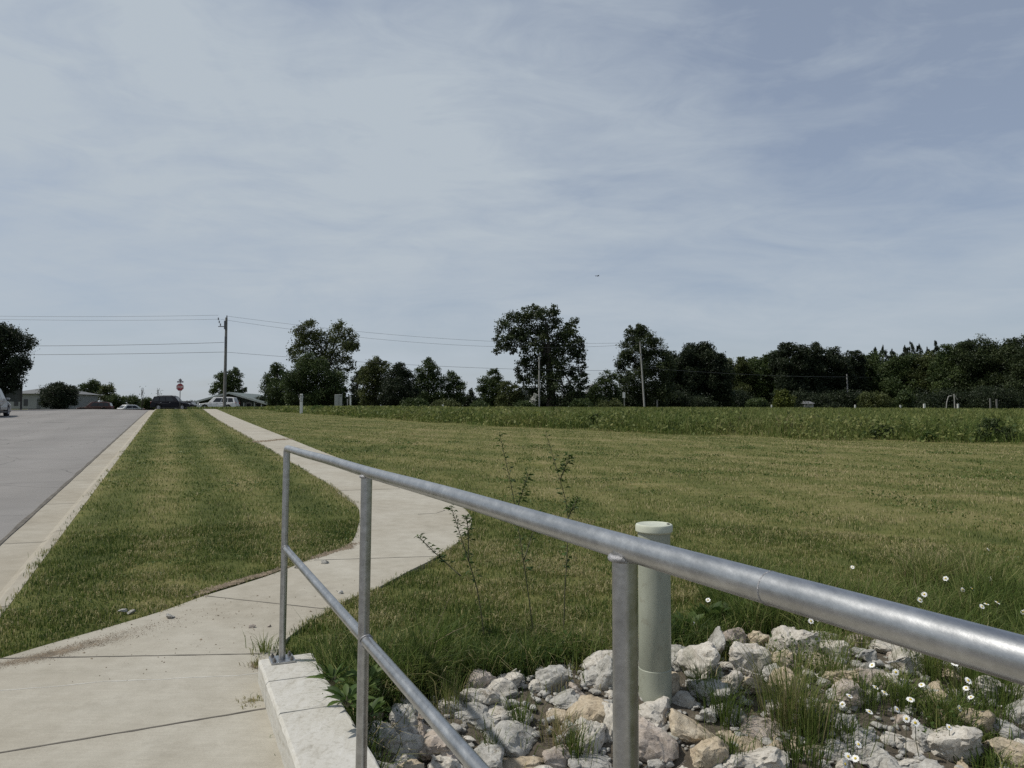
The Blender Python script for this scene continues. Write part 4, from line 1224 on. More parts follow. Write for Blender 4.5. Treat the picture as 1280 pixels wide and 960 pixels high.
tree('shade_tree', 'mid green tree right of the blackish one with a pointed top', 'tree',
     [(535, 458, 9), (528, 466, 9), (542, 466, 9), (534, 476, 12), (522, 482, 9), (547, 480, 10), (534, 492, 14), (523, 498, 10), (549, 496, 10), (535, 452, 5), (538, 504, 9)], 118, 'leaf_mid', 536, 2.0, 1.2, .12)
tree('small_tree', 'loose small tree standing right of the pointed mid green one', 'tree',
     [(565, 474, 8), (573, 478, 8), (558, 482, 8), (568, 486, 10), (578, 488, 6), (560, 496, 9), (574, 498, 8), (564, 468, 5), (568, 505, 8)], 118, 'leaf_mid', 568, 2.0, .95, .25)
tree('small_conifer', 'tiny dark conifer in the gap between two small trees', 'conifer', [(589, 488, 3), (589, 493, 4.5), (588, 499, 5.5), (590, 504, 6)], 125, 'leaf_conifer', 589, 1.8, 1.3, .05)
tree('small_tree', 'low green tree at the left foot of the great oak', 'tree',
     [(616, 470, 8), (608, 478, 9), (622, 478, 9), (614, 488, 12), (602, 490, 8), (626, 490, 9), (610, 500, 11), (622, 501, 10), (618, 463, 4)], 116, 'leaf_mid', 615, 2.0, 1.1, .15)
tree('small_tree', 'brownish green low tree tucked under the great oak on its left', 'tree',
     [(634, 483, 8), (642, 488, 9), (630, 494, 9), (640, 500, 10), (628, 503, 8), (646, 497, 8)], 112, 'leaf_olive', 637, 2.0, 1.2, .1)
tree('great_oak', 'great spreading oak with an overhanging left limb and sky gaps', 'tree',
     [(660, 393, 10), (645, 398, 12), (673, 392, 11), (688, 394, 10), (632, 410, 11), (652, 412, 15), (672, 408, 14), (692, 406, 12), (708, 412, 12), (622, 424, 6), (636, 426, 11), (654, 428, 13), (675, 424, 14), (698, 424, 14), (716, 424, 12), (724, 436, 9), (626, 436, 7), (640, 437, 6), (664, 442, 12), (684, 442, 15), (706, 442, 14), (724, 448, 8), (656, 456, 10), (676, 460, 14), (698, 460, 15), (718, 462, 10), (730, 468, 6), (652, 470, 9), (670, 478, 14), (692, 480, 15), (714, 482, 13), (730, 482, 7), (660, 492, 10), (684, 496, 13), (708, 498, 13), (726, 496, 9), (668, 384, 5), (693, 386, 6), (718, 404, 6), (620, 440, 4), (731, 458, 4), (733, 476, 4), (647, 462, 5)], 112, 'leaf_oak', 688, 2.9, 1.0, .34, trunk_r=.55, forks=14, stray=.5)
tree('shrub_tree', 'low green shrubby tree at the right foot of the great oak', 'tree',
     [(758, 470, 7), (750, 480, 9), (764, 480, 9), (744, 490, 9), (757, 492, 11), (770, 492, 8), (748, 501, 10), (764, 502, 10), (738, 498, 6), (768, 470, 4), (775, 500, 7)], 118, 'leaf_mid', 757, 2.0, 1.1, .18)
tree('tall_tree', 'tall dark tree rising behind the leaning utility pole', 'tree',
     [(800, 417, 10), (790, 422, 11), (812, 424, 11), (784, 436, 11), (802, 438, 15), (820, 436, 12), (830, 448, 10), (786, 452, 14), (808, 456, 17), (828, 462, 13), (782, 468, 12), (800, 474, 17), (820, 478, 16), (784, 486, 12), (802, 494, 16), (824, 496, 15), (798, 410, 6), (776, 456, 6), (788, 412, 5), (806, 411, 5), (776, 474, 6), (836, 486, 10)], 128, 'leaf_oak', 806, 2.2, 1.1, .18, forks=9)

# --- right-hand wood edge, every tree its own object
edge = [  # px, top, width, Y, material, label
 (850, 436, 36, 150, 'leaf_dark', 'dark tree right beside the tall tree of the leaning pole'),
 (874, 429, 44, 152, 'leaf_dark', 'broad dark tree with a tufted top right of the leaning pole'),
 (897, 442, 30, 150, 'leaf_dark', 'dark shoulder tree sloping down at the end of the near dark group'),
 (918, 446, 34, 215, 'leaf_olive', 'pale olive tree seen in the dip right of the dark group'),
 (940, 448, 34, 222, 'leaf_mid', 'green tree in the dip with a low even top'),
 (962, 440, 36, 215, 'leaf_mid', 'green tree left of the two-topped high tree'),
 (985, 428, 34, 205, 'leaf_dark', 'high dark tree with a round top, left of a matching pair'),
 (1011, 428, 36, 206, 'leaf_dark', 'high dark tree with a round top, right of a matching pair'),
 (1040, 436, 38, 210, 'leaf_dark', 'dark tree with an even top behind the far slim pole'),
 (1064, 438, 32, 215, 'leaf_dark', 'dark tree just right of the far slim pole'),
 (1088, 440, 32, 220, 'leaf_mid', 'green tree left of the conifer tops'),
 (1128, 446, 40, 212, 'leaf_mid', 'green rounded tree beneath the first conifer tops'),
 (1160, 444, 38, 210, 'leaf_olive', 'olive tree beneath the second conifer tops'),
 (1194, 432, 44, 200, 'leaf_mid', 'paler green tree with drooping boughs at the right of the conifers'),
 (1222, 425, 46, 195, 'leaf_oak', 'large tree with a high round top near the right edge'),
 (1252, 427, 40, 195, 'leaf_dark', 'dark tree behind the right-hand end of the field'),
 (1282, 420, 44, 185, 'leaf_oak', 'tall tree cut by the right edge of the picture'),
]
for i, (px, top, w, Y, mat, lab) in enumerate(edge):
    tree('wood_edge_tree', lab, 'tree', egg(px, top - 4, w * 1.3, 514, 26, 0.24, 40 + i), Y, mat, px, 2.3, 1.3, .05, group='trees of the far wood edge')

def conifer(px, top, w, Y, label, seed, bottom=512):
    rd = np.random.default_rng(seed)
    b = at(px, 512, Y); z = float(zt(b.x, b.y))
    root = empty('spruce', (b.x, b.y, z), label, 'conifer', 'conifers of the far wood edge')
    hgt = at(px, top, Y).z - z; rad = w * .95 * Y / F
    nb = 130
    hb = 1 - rd.uniform(0, 1, nb) ** 0.85 * 0.97          # bough heights, crowded low
    ab = rd.uniform(0, 6.28, nb)
    lb = ((1 - hb) ** 0.66 * rad + 0.12) * rd.uniform(0.6, 1.2, nb)
    n = 11000
    wb = rd.integers(0, nb, n); f = rd.uniform(0.05, 1, n) ** .7
    rr = lb[wb] * f
    aa = ab[wb] + rd.normal(0, .16, n)
    P = np.stack([np.cos(aa) * rr, np.sin(aa) * rr, hb[wb] * hgt - rr * (0.15 + .25 * f) + 0.12 * rr * f ** 3 + rd.normal(0, .010, n) * hgt - rd.uniform(0, .02, n) * hgt], 1)
    me = leaf_quads('crown', P, 1.8 * Y / F * rd.uniform(.5, 1.2, len(P)), np.clip(rd.normal(.45, .2, len(P)), 0, 1), aspect=.4)
    link('crown', me, M['leaf_conifer'], root)
    bm = bmesh.new(); tube(bm, [(0, 0, -.3), (0, 0, hgt * .5), (0, 0, hgt * .99)], [.26, .10, .015], 7)
    obj('trunk', bm, M['bark'], root, True)
for i, (px, top, w, Y, lab) in enumerate([(1095, 434, 26, 225, 'leftmost spruce top of the far wood'), (1106, 432, 26, 228, 'second spruce top from the left in the far wood'), (1140, 426, 30, 222, 'tallest spruce of the far wood in the middle of the row'), (1132, 432, 24, 224, 'spruce close to the left of the tallest one'),
                                          (1150, 430, 24, 224, 'spruce close to the right of the tallest one'), (1171, 426, 26, 218, 'slender spruce standing apart right of the tallest group'), (1161, 434, 24, 222, 'short spruce left of the slender one'), (1117, 436, 22, 226, 'short spruce between the left pair and the tallest group')]):
    conifer(px, top, w, Y, lab, 70 + i)

# understorey shrubs in front of the wood
for i, (px, top, w, Y, mat, lab) in enumerate([
 (948, 499, 26, 140, 'leaf_mid', 'round low green shrub at the field edge left of the yellow one'), (979, 487, 24, 150, 'leaf_lime', 'yellow-green bush against the dark wood'), (1094, 490, 34, 160, 'leaf_olive', 'brownish low shrub right of the far slim pole'),
 (1131, 488, 26, 160, 'leaf_mid', 'dome-shaped grey-green shrub under the far conifers'), (726, 500, 26, 100, 'leaf_mid', 'low shrub under the right half of the great oak'), (762, 503, 34, 104, 'leaf_olive', 'low weedy shrub left of the leaning pole'),
 (520, 500, 34, 96, 'leaf_mid', 'grassy shrub in front of the blackish tree'), (556, 502, 36, 98, 'leaf_olive', 'low shrub in front of the loose small tree'), (600, 504, 30, 98, 'leaf_mid', 'low shrub left of the pole beside the oak'), (656, 503, 28, 100, 'leaf_mid', 'low shrub left of the white blossoming one'), (868, 500, 60, 145, 'leaf_dark', 'wide dark thicket under the near dark group'),
 (1010, 496, 60, 190, 'leaf_dark', 'dark thicket under the matching pair of high trees'), (1060, 494, 60, 195, 'leaf_dark', 'dark thicket behind the far slim pole'), (1180, 494, 70, 185, 'leaf_dark', 'dark thicket behind the garden swing frame'), (1245, 492, 80, 180, 'leaf_dark', 'dark thicket beneath the large right-hand trees'), (920, 492, 50, 200, 'leaf_dark', 'dark thicket under the olive tree in the dip')]):
    tree('shrub', lab, 'shrub', egg(px, top, w, 514, 9, 0.3, 90 + i, .7), Y, mat, px, 2.1, 1.25, .08)
for i, (px, top, w, Y, mat, lab) in enumerate([
 (470, 494, 84, 122, 'leaf_dark', 'dark hedgerow thicket behind the olive rounded tree'), (545, 494, 90, 126, 'leaf_dark', 'dark hedgerow thicket behind the pointed mid green tree'), (620, 495, 80, 128, 'leaf_dark', 'dark hedgerow thicket at the left foot of the oak'), (690, 490, 90, 126, 'leaf_dark', 'dark hedgerow thicket behind the trunk of the oak'),
 (765, 495, 70, 132, 'leaf_dark', 'dark hedgerow thicket left of the tall tree behind the leaning pole'), (815, 488, 80, 140, 'leaf_dark', 'dark thicket under the tall tree behind the leaning pole'), (395, 496, 90, 112, 'leaf_dark', 'dark thicket behind the dense low round tree'), (960, 486, 110, 235, 'leaf_dark', 'deep dark thicket filling the dip of the far wood'), (1120, 478, 120, 238, 'leaf_dark', 'deep dark thicket beneath the spruce tops'), (1240, 470, 110, 215, 'leaf_dark', 'deep dark thicket behind the large right-hand trees'), (1040, 460, 110, 228, 'leaf_dark', 'deep dark thicket behind the matching pair of trees'), (340, 496, 40, 110, 'leaf_dark', 'dark thicket at the right end of the low house')]):
    rd_ = random.Random(500 + i)
    bl_ = [(px + (k - 7.5) / 16 * w + rd_.uniform(-2, 2), (top + 512) / 2 + rd_.uniform(-.12, .18) * (512 - top), (512 - top) * rd_.uniform(.38, .55)) for k in range(16)]
    tree('hedgerow_thicket', lab, 'thicket', bl_, Y, mat, px, 2.3, .9, 0)
for i, (px, py, w, h_, lab) in enumerate([(1105, 541, 26, 16, 'dark leafy weed clump at the lawn edge left of the corner bush'), (1160, 546, 22, 13, 'low weed clump at the lawn edge beside the corner bush'), (985, 538, 20, 12, 'weed clump at the lawn edge below the yellow-green bush'), (905, 534, 24, 12, 'weed clump at the lawn edge right of the leaning pole'), (845, 530, 16, 12, 'small weed clump at the lawn edge near the leaning pole'),
                                      (742, 525, 22, 14, 'weed clump at the lawn edge under the low shrubs'), (640, 520, 24, 13, 'weed clump at the lawn edge left of the slim pole'), (585, 518, 18, 10, 'weed clump at the lawn edge before the tiny conifer'), (520, 515, 22, 9, 'weed clump at the lawn edge before the blackish tree'), (460, 513, 18, 8, 'weed clump at the lawn edge before the olive rounded tree'), (1050, 535, 18, 14, 'pale weed clump at the lawn edge below the far small pole')]):
    g_ = gp(px, py + h_ * .62)
    rd_ = random.Random(700 + i)
    bl_ = [(px + rd_.uniform(-.5, .5) * w, py + rd_.uniform(-.35, .4) * h_, h_ * rd_.uniform(.28, .45)) for _ in range(8)]
    tree('weed_clump', lab, 'weeds', bl_, g_.y + .8, 'leaf_weed' if i % 3 == 1 or i == 10 else 'leaf_lime' if i % 5 == 4 else 'leaf_mid', px, 2.6, .9, .2, trunk_r=.03, forks=3, grow=1.0)
tree('low_hedge', 'low dark hedge behind the black SUV and the dark sedan', 'hedge', [(192 + k * 5.2, 508 + (k % 3) * 1.2, 6.5) for k in range(13)], 112, 'leaf_dark', 222, 2.0, 1.2, 0)
tree('low_hedge', 'low green hedge between the road crest and the white car', 'hedge', [(100 + k * 5.2, 510 + (k % 2) * 1.2, 5.5) for k in range(18)], 128, 'leaf_mid', 146, 2.0, 1.2, 0)
tree('blossom_shrub', 'white blossoming shrub at the foot of the slim pole by the oak', 'shrub', [(667, 499, 3.5), (665, 504, 4), (669, 494, 2.5), (664, 507, 3.5)], 101, 'leaf_white', 666, 1.5, 1.2, .1)
tree('bush', 'dark green bush standing in the tall grass near the right edge', 'bush', [(1238, 536, 12), (1222, 544, 9), (1252, 543, 10), (1236, 547, 10), (1268, 546, 8), (1244, 528, 6)], 27.5, 'leaf_mid', 1240, 2.6, 1.3, .1, base_y=0)
tree('bush', 'small dark green weedy bush in the tall grass ahead of the oak', 'bush', [(690, 522, 7), (680, 527, 7), (699, 527, 6), (688, 531, 7)], 40, 'leaf_mid', 688, 2.4, 1.2, .2)
tree('bush', 'low leafy bush at the left start of the tall grass', 'bush', [(393, 512, 5), (402, 513, 6), (414, 514, 6), (426, 514, 5), (408, 517, 4)], 58, 'leaf_weed', 408, 2.0, 1.2, .15)

# ------------------------------------------------------------------ utility poles and cables
def pole(px, top, Y, label, rad, mat, lean=0, arm=False):
    b = at(px, 512, Y); z = float(zt(b.x, b.y)) - .2
    top3 = at(px + lean, top, Y)
    root = empty('utility_pole', (b.x, b.y, z), label, 'utility pole', 'utility poles of the cross street line')
    tp = top3 - Vector((b.x, b.y, z))
    bm = bmesh.new(); tube(bm, [(0, 0, -.4), tp * .5, tp], [rad * 1.2, rad, rad * .8], 12)
    obj('shaft', bm, M[mat], root, True, 50)
    hw = []
    if arm:
        bm = bmesh.new()
        box(bm, tp + Vector((-.42, 0, -.95)), (.85, .07, .08)); box(bm, tp + Vector((-.1, -.1, -.8)), (.16, .22, .9), 0, .03)
        obj('side_arm', bm, M['insul'], root)
        for dx, dz in ((-.85, -.1), (-.75, -.42), (-.62, -.72), (.05, .12)):
            bm = bmesh.new()
            c = tp + Vector((dx, 0, dz)); tube(bm, [c + Vector((0, 0, -.18)), c + Vector((0, 0, -.06)), c, c + Vector((0, 0, .09))], [.025, .075, .05, .07], 8)
            obj('insulator', bm, M['insul'], root)
        bm = bmesh.new(); box(bm, tp + Vector((0, -rad - .05, -2.6)), (.16, .1, 1.2), 0, .02); obj('conduit_box', bm, M['insul'], root)
    else:
        bm = bmesh.new(); c = tp; tube(bm, [c, c + Vector((0, 0, .1)), c + Vector((0, 0, .22))], [.03, .07, .05], 8); obj('insulator', bm, M['insul'], root)
        bm = bmesh.new(); box(bm, tp + Vector((0, -rad, -1.7)), (.22, .12, .1)); obj('cable_clamp', bm, M['insul'], root)
    return root
pole(280.5, 397, 80, 'grey wooden utility pole with side arm rising beside the white SUV', .15, 'wood', 2.5, True)
pole(674, 446, 101, 'slim grey utility pole standing before the great oak', .10, 'palewood', 0)
pole(806, 428, 112, 'leaning pale utility pole in front of the tall dark tree', .115, 'palewood', -6)
pole(1060.5, 468, 205, 'far small pale utility pole in front of the wood edge', .2, 'palewood', -2)

def cable(label, pts, sag, r=0.011):
    """pts: pole attachments (px, py, Y)"""
    bm = bmesh.new()
    P = [at(*p) for p in pts]
    out = []
    for a, b in zip(P, P[1:]):
        for k in range(25):
            f = k / 24
            q = a.lerp(b, f); q.z -= sag * 4 * f * (1 - f); out.append(q)
    tube(bm, out, [r * max(1, q.y / 80) for q in out], 4)
    tag(obj('overhead_cable', bm, M['wire']), label, 'cable', 'overhead cables')
cable('upper overhead cable left of the utility pole, topmost of four', [(-260, 389, 70), (273, 394, 80)], .3)
cable('overhead cable left of the utility pole, just under the topmost', [(-260, 391, 70), (275, 399, 80)], .35)
cable('thick overhead cable at mid height left of the utility pole', [(-260, 428, 70), (280, 428, 80)], .35, .019)
cable('lowest thick overhead cable left of the utility pole', [(-260, 442, 70), (280, 440, 80)], .2, .019)
cable('upper overhead cable sagging from the arm pole to the leaning pole', [(283, 395, 80), (800, 428, 112)], 1.1)
cable('second overhead cable from the arm pole to the leaning pole', [(276, 399, 80), (800, 430, 112)], 1.5)
cable('low overhead cable passing from the arm pole to the leaning pole', [(281, 440, 80), (803, 463, 112)], .6, .014)
cable('low overhead cable crossing the dark wood to the far small pole', [(803, 460, 112), (1059, 471, 205), (1300, 472, 300)], .4, .010)
cable('short service cable hung from the slim pole across the oak', [(674, 470, 101), (740, 479, 101)], .25, .016)

# ------------------------------------------------------------------ cars
def car(name, label, loc, rz, paint, L=4.6, W=1.85, Hh=1.7, style='suv', detail=True):
    root = empty(name, loc, label, 'car', None, rz)
    wb0, wb1, wr = L * 0.19, L * 0.79, 0.35
    belt = Hh * 0.60; hood = Hh * 0.55
    def arch(cx_):
        return [(cx_ + math.cos(a) * (wr + .06), max(.24, wr + math.sin(a) * (wr + .06))) for a in np.linspace(math.pi * .95, math.pi * .05, 9)]
    side = [(0.02, .28)] + arch(wb0) + arch(wb1) + [(L - .02, .30), (L, .62), (L - .06, belt - .02), (L * .96, belt)]
    side += [(L * .28, belt), (L * .26, hood + .03), (L * .06, hood - .09), (.02, hood - .2), (0, .5)]
    bm = bmesh.new()
    def prism(bm, prof, w0, w1, zsplit):
        rows = []
        for s in (-1, 1):
            rows.append([bm.verts.new((x - L / 2, s * (w0 if z < zsplit else w1) / 2, z)) for x, z in prof])
        n = len(prof)
        bm.faces.new(rows[0]); bm.faces.new(rows[1][::-1])
        for i in range(n): bm.faces.new((rows[0][i], rows[1][i], rows[1][(i + 1) % n], rows[0][(i + 1) % n]))
    prism(bm, side, W, W * .96, .75)
    cab = [(L * .28, belt - .01), (L * .40, Hh - .05), (L * .46, Hh), (L * .82, Hh - .01), (L * .93, Hh - .09), (L * .975, belt - .01)]
    if style == 'sedan': cab = [(L * .28, belt - .01), (L * .42, Hh - .04), (L * .5, Hh), (L * .68, Hh - .02), (L * .74, Hh - .06), (L * .9, belt - .01)]
    prism(bm, cab, W * .94, W * .74, belt + .1)
    bmesh.ops.recalc_face_normals(bm, faces=bm.faces)
    bo = obj('body', bm, paint, root)
    md = bo.modifiers.new('b', 'BEVEL'); md.width = .035; md.segments = 2; md.limit_method = 'ANGLE'; md.angle_limit = R(35)
    # glazing
    def yb(z): return (W * .94 + (W * .74 - W * .94) * min(1, max(0, (z - belt) / (Hh - belt)))) / 2 + .012
    x0, x1 = cab[0][0], cab[-1][0]; top = Hh - .13
    fl = lambda z: x0 + (cab[1][0] - x0) * (z - belt) / (Hh - .05 - belt)
    fr = lambda z: x1 - (x1 - cab[-2][0]) * (z - belt) / (Hh - .09 - belt)
    spans = [(.16, .44), (.47, .70), (.73, .93)] if style == 'suv' else [(.14, .5), (.53, .86)]
    for s in (-1, 1):
        for a, b in spans:
            bm = bmesh.new()
            zl, zh = belt + .05, top
            q = []
            for z, k in ((zl, a), (zl, b), (zh, b), (zh, a)):
                x = fl(z) + (fr(z) - fl(z)) * k; q.append((x - L / 2, s * yb(z), z))
            vs_ = [bm.verts.new(p) for p in q]; bm.faces.new(vs_)
            r = bmesh.ops.extrude_face_region(bm, geom=list(bm.faces))
            for g in r['geom']:
                if isinstance(g, bmesh.types.BMVert): g.co.y -= s * .05
            bmesh.ops.recalc_face_normals(bm, faces=bm.faces)
            obj('window', bm, M['glass'], root)
    for nm, ff, e in (('windscreen', fl, -1), ('rear_window', fr, 1)):
        bm = bmesh.new(); zl, zh = belt + .06, top
        q = [(ff(zl) - L / 2 + e * .014, -yb(zl) * .86, zl), (ff(zl) - L / 2 + e * .014, yb(zl) * .86, zl), (ff(zh) - L / 2 + e * .014, yb(zh) * .86, zh), (ff(zh) - L / 2 + e * .014, -yb(zh) * .86, zh)]
        vs_ = [bm.verts.new(p) for p in q]; bm.faces.new(vs_)
        r = bmesh.ops.extrude_face_region(bm, geom=list(bm.faces))
        for g in r['geom']:
            if isinstance(g, bmesh.types.BMVert): g.co.x -= e * .05
        bmesh.ops.recalc_face_normals(bm, faces=bm.faces)
        obj(nm, bm, M['glass'], root)
    for cx_ in (wb0, wb1):
        for s in (-1, 1):
            c = Vector((cx_ - L / 2, s * (W / 2 - .11), wr))
            bm = bmesh.new()
            prof = [(wr * .62, -.11), (wr * .92, -.115), (wr, -.08), (wr, .08), (wr * .92, .115), (wr * .62, .11)]
            seg = 28; rows = [[bm.verts.new(c + Vector((r * math.cos(6.28318 * k / seg), y, r * math.sin(6.28318 * k / seg)))) for k in range(seg)] for r, y in prof]
            for a, b in zip(rows, rows[1:] + rows[:1]):
                for k in range(seg): bm.faces.new((a[k], a[(k + 1) % seg], b[(k + 1) % seg], b[k]))
            bmesh.ops.recalc_face_normals(bm, faces=bm.faces)
            wo = obj('wheel', bm, M['tyre'], root, True, 40)
            bm = bmesh.new()
            for k in range(5):
                a = k * 1.2566 + .3
                e = c + Vector((math.cos(a) * wr * .6, s * .085, math.sin(a) * wr * .6))
                tube(bm, [c + Vector((0, s * .095, 0)), e], [.05, .042], 6)
            tube(bm, [c + Vector((0, s * .03, 0)), c + Vector((0, s * .05, 0))], [wr * .62, wr * .62], 24)
            tube(bm, [c + Vector((0, s * .08, 0)), c + Vector((0, s * .11, 0))], [.06, .05], 10)
            obj('rim', bm, M['rim'], wo)
    for s in (-1, 1):
        bm = bmesh.new(); box(bm, (-L / 2 + .09, s * W * .36, hood - .2), (.16, .36, .13), 0, .03); obj('headlight', bm, M['lampclear'], root)
        bm = bmesh.new(); box(bm, (L / 2 - .07, s * W * .41, belt - .12), (.14, .18, .3), 0, .03); obj('tail_light', bm, M['lampred'], root)
        bm = bmesh.new(); box(bm, (L * .32 - L / 2, s * (W / 2 + .06), belt + .06), (.14, .18, .12), 0, .03); obj('mirror', bm, paint, root)
        for k in (.5, .73):
            bm = bmesh.new(); box(bm, (L * k - L / 2, s * (W * .478 + .012), belt - .1), (.17, .025, .035), 0, .008)
            obj('door_handle', bm, M['rim'], root)
        if style == 'suv':
            bm = bmesh.new(); tube(bm, [(L * .45 - L / 2, s * W * .33, Hh - .01), (L * .47 - L / 2, s * W * .33, Hh + .05), (L * .8 - L / 2, s * W * .33, Hh + .05), (L * .82 - L / 2, s * W * .33, Hh - .02)], .02, 6); obj('roof_rail', bm, M['black'], root)
    for nm, x, e in (('front_bumper', -L / 2, -1), ('rear_bumper', L / 2, 1)):
        bm = bmesh.new(); box(bm, (x + e * .01, 0, .38), (.10, W * .9, .2), 0, .04); obj(nm, bm, M['black'], root)
    bm = bmesh.new(); box(bm, (-L / 2 + .0, 0, .66), (.06, W * .42, .16), 0, .02); obj('grille', bm, M['black'], root)
    for s in (-1, 1):
        bm = bmesh.new(); box(bm, (0, s * (W / 2 - .02), .30), (L * .44, .06, .12), 0, .02)
        obj('sill_trim', bm, M['black'], root)
    return root

def gz(x, y): return float(zt(x, y))
def place_car(px, Y, dz=0.0):
    p = at(px, 510, Y); return (p.x, p.y, gz(p.x, p.y) + 0.02 + dz)
p = place_car(273.5, 95, -0.05)
cs_ang = 0.08
car('parked_suv', 'white SUV parked sideways at the crest behind the utility pole', p, cs_ang, M['carwhite'], 4.65, 1.85, 1.68)
p = place_car(215.5, 92, -0.06)
car('parked_suv', 'black SUV with a long flat roof behind the stop sign', p, math.pi + .1, M['carblack'], 4.5, 1.9, 1.74)
p = place_car(236, 97, -0.12)
car('parked_sedan', 'low dark sedan right of the black SUV', p, math.pi + .06, M['carblack'], 4.3, 1.8, 1.35, 'sedan')
p = place_car(158.5, 108, -0.2)
car('parked_sedan', 'white car of which only the roof shows over the road crest', p, 0.9, M['carwhite'], 4.4, 1.8, 1.42, 'sedan')
p = place_car(119, 101, -0.12)
car('parked_van', 'dark red vehicle half hidden by trees left of the crest', p, .3, M['carred'], 4.2, 1.8, 1.5)
# silver SUV at the left edge, tail towards us, parked along the kerb
p = at(-19, 510, 43.5); sx_, sy_ = p.x, p.y
car('parked_suv', 'silver SUV cut by the left edge on the far side of the street', (sx_, sy_, float(z_street(tv(sx_, sy_)[0])) + RZ + .03), math.atan2(UY, UX) - .0 + math.pi, M['silver'], 4.6, 1.85, 1.68)

# ------------------------------------------------------------------ buildings
def house():
    Y = 108
    c = at(287, 512, Y); zg = gz(c.x, c.y)
    root = empty('low_house', (c.x, c.y, zg), 'low house with a shallow green gable roof behind the white SUV', 'house')
    sc = Y / F
    W = 86 * sc; he = at(0, 502.5, Y).z - zg; hr = at(0, 491.5, Y).z - zg; D = 11
    bm = bmesh.new()
    prof = [(-W / 2, -1), (W / 2, -1), (W / 2, he), (0.02 * W, hr - .1), (-W / 2, he)]
    rows = [[bm.verts.new((x, y, z)) for x, z in prof] for y in (0, D)]
    bm.faces.new(rows[0]); bm.faces.new(rows[1][::-1])
    for i in range(5): bm.faces.new((rows[0][i], rows[1][i], rows[1][(i + 1) % 5], rows[0][(i + 1) % 5]))
    bmesh.ops.recalc_face_normals(bm, faces=bm.faces)
    obj('wall', bm, M['sidingdark'], root)
    e = 7 * sc
    rp = [(-W / 2 - e, he - .35), (.02 * W, hr), (W / 2 + e, he - .35)]
    def roof(y0, y1, th, dz, inset=0):
        bm = bmesh.new()
        a = [[bm.verts.new((x, y, z + d + dz)) for y in (y0, y1) for d in (0, th)] for x, z in rp]
        for p_, q in zip(a, a[1:]):
            bm.faces.new((p_[0], q[0], q[1], p_[1])); bm.faces.new((p_[2], p_[3], q[3], q[2]))
            bm.faces.new((p_[1], q[1], q[3], p_[3])); bm.faces.new((p_[0], p_[2], q[2], q[0]))
        for p_ in (a[0], a[-1]): bm.faces.new((p_[0], p_[1], p_[3], p_[2]))
        bmesh.ops.recalc_face_normals(bm, faces=bm.faces)
        return bm
    obj('roof', roof(-.9, D + .9, .14, 0), M['roofgreen'], root)
    obj('fascia', roof(-.96, -.903, .26, -.1), M['fascia'], root)
    bm = bmesh.new(); box(bm, (10 * sc, -.16, he / 2), (7 * sc, .3, he + .6)); obj('brick_pier', bm, M['brick'], root)
    for x in (-28, -12, 24, 36):
        bm = bmesh.new(); box(bm, (x * sc, -.03, he * .55), (6 * sc, .06, 1.0)); w = obj('window', bm, M['glass'], root)
        bm = bmesh.new()
        for dx, dz, sx, sz in ((-3.2, 0, .08, 1.16), (3.2, 0, .08, 1.16), (0, .54, 6 * sc, .08), (0, -.54, 6 * sc, .08)): box(bm, (x * sc + dx * sc, -.06, he * .55 + dz), (sx, .08, sz))
        obj('frame', bm, M['sidingpale'], w)
    for x in (20, 33, 42):
        bm = bmesh.new(); box(bm, (x * sc, -.7, he / 2 - .2), (.1, .1, he + .2)); obj('porch_post', bm, M['fascia'], root)
    bm = bmesh.new(); tube(bm, [(33 * sc, 4, he), (33 * sc, 4, hr + .7)], .12, 8); obj('flue', bm, M['sidingdark'], root)
house()

def grey_building():
    Y = 104
    c = at(46, 512, Y); zg = gz(c.x, c.y)
    root = empty('grey_house', (c.x, c.y, zg), 'long pale grey low house with a grey roof behind the round shrub', 'house')
    sc = Y / F; W = 72 * sc; D = 8
    he = at(0, 492, Y).z - zg
    hr = at(0, 484, Y).z - zg
    bm = bmesh.new(); box(bm, (0, D / 2, (he - 1) / 2), (W, D, he + 1)); obj('wall', bm, M['sidingpale'], root)
    bm = bmesh.new()
    a = [(-W / 2 - .4, -.5, he), (W / 2 + .4, -.5, he - .02), (W / 2 - 2.6, D / 2, hr), (-W / 2 + 2.2, D / 2, hr), (-W / 2 - .4, D + .5, he), (W / 2 + .4, D + .5, he)]
    v = [bm.verts.new(q) for q in a]
    for f in ((0, 1, 2, 3), (1, 5, 2), (5, 4, 3, 2), (4, 0, 3), (0, 4, 5, 1)): bm.faces.new([v[k] for k in f])
    bmesh.ops.recalc_face_normals(bm, faces=bm.faces)
    obj('roof', bm, M['roofgrey'], root)
    for x in (-26, -14, 12):
        bm = bmesh.new(); box(bm, (x * sc, -.02, he * .55), (5 * sc, .05, .9)); obj('window', bm, M['glass'], root)
    bm = bmesh.new(); box(bm, (2 * sc, -.02, he * .4), (4 * sc, .05, 1.9)); obj('door', bm, M['roofgrey'], root)
grey_building()
# dark panel fence on a post by the left tree
Y = 66
c = at(17, 512, Y)
root = empty('panel_sign', (c.x, c.y, gz(c.x, c.y)), 'dark grey blank panel on black posts under the big left tree', 'panel')
sc = Y / F
z0 = at(0, 502, Y).z - root.location.z; z1 = at(0, 486, Y).z - root.location.z
bm = bmesh.new(); box(bm, (-1 * sc, 0, (z0 + z1) / 2), (20 * sc, .08, z1 - z0), 0, .01); obj('panel', bm, M['panel'], root)
for x in (-11.5, 10):
    bm = bmesh.new(); box(bm, (x * sc, -.09, (at(0, 479, Y).z - root.location.z) / 2 - .1), (.12, .1, at(0, 479, Y).z - root.location.z + .2)); obj('post', bm, M['black'], root)
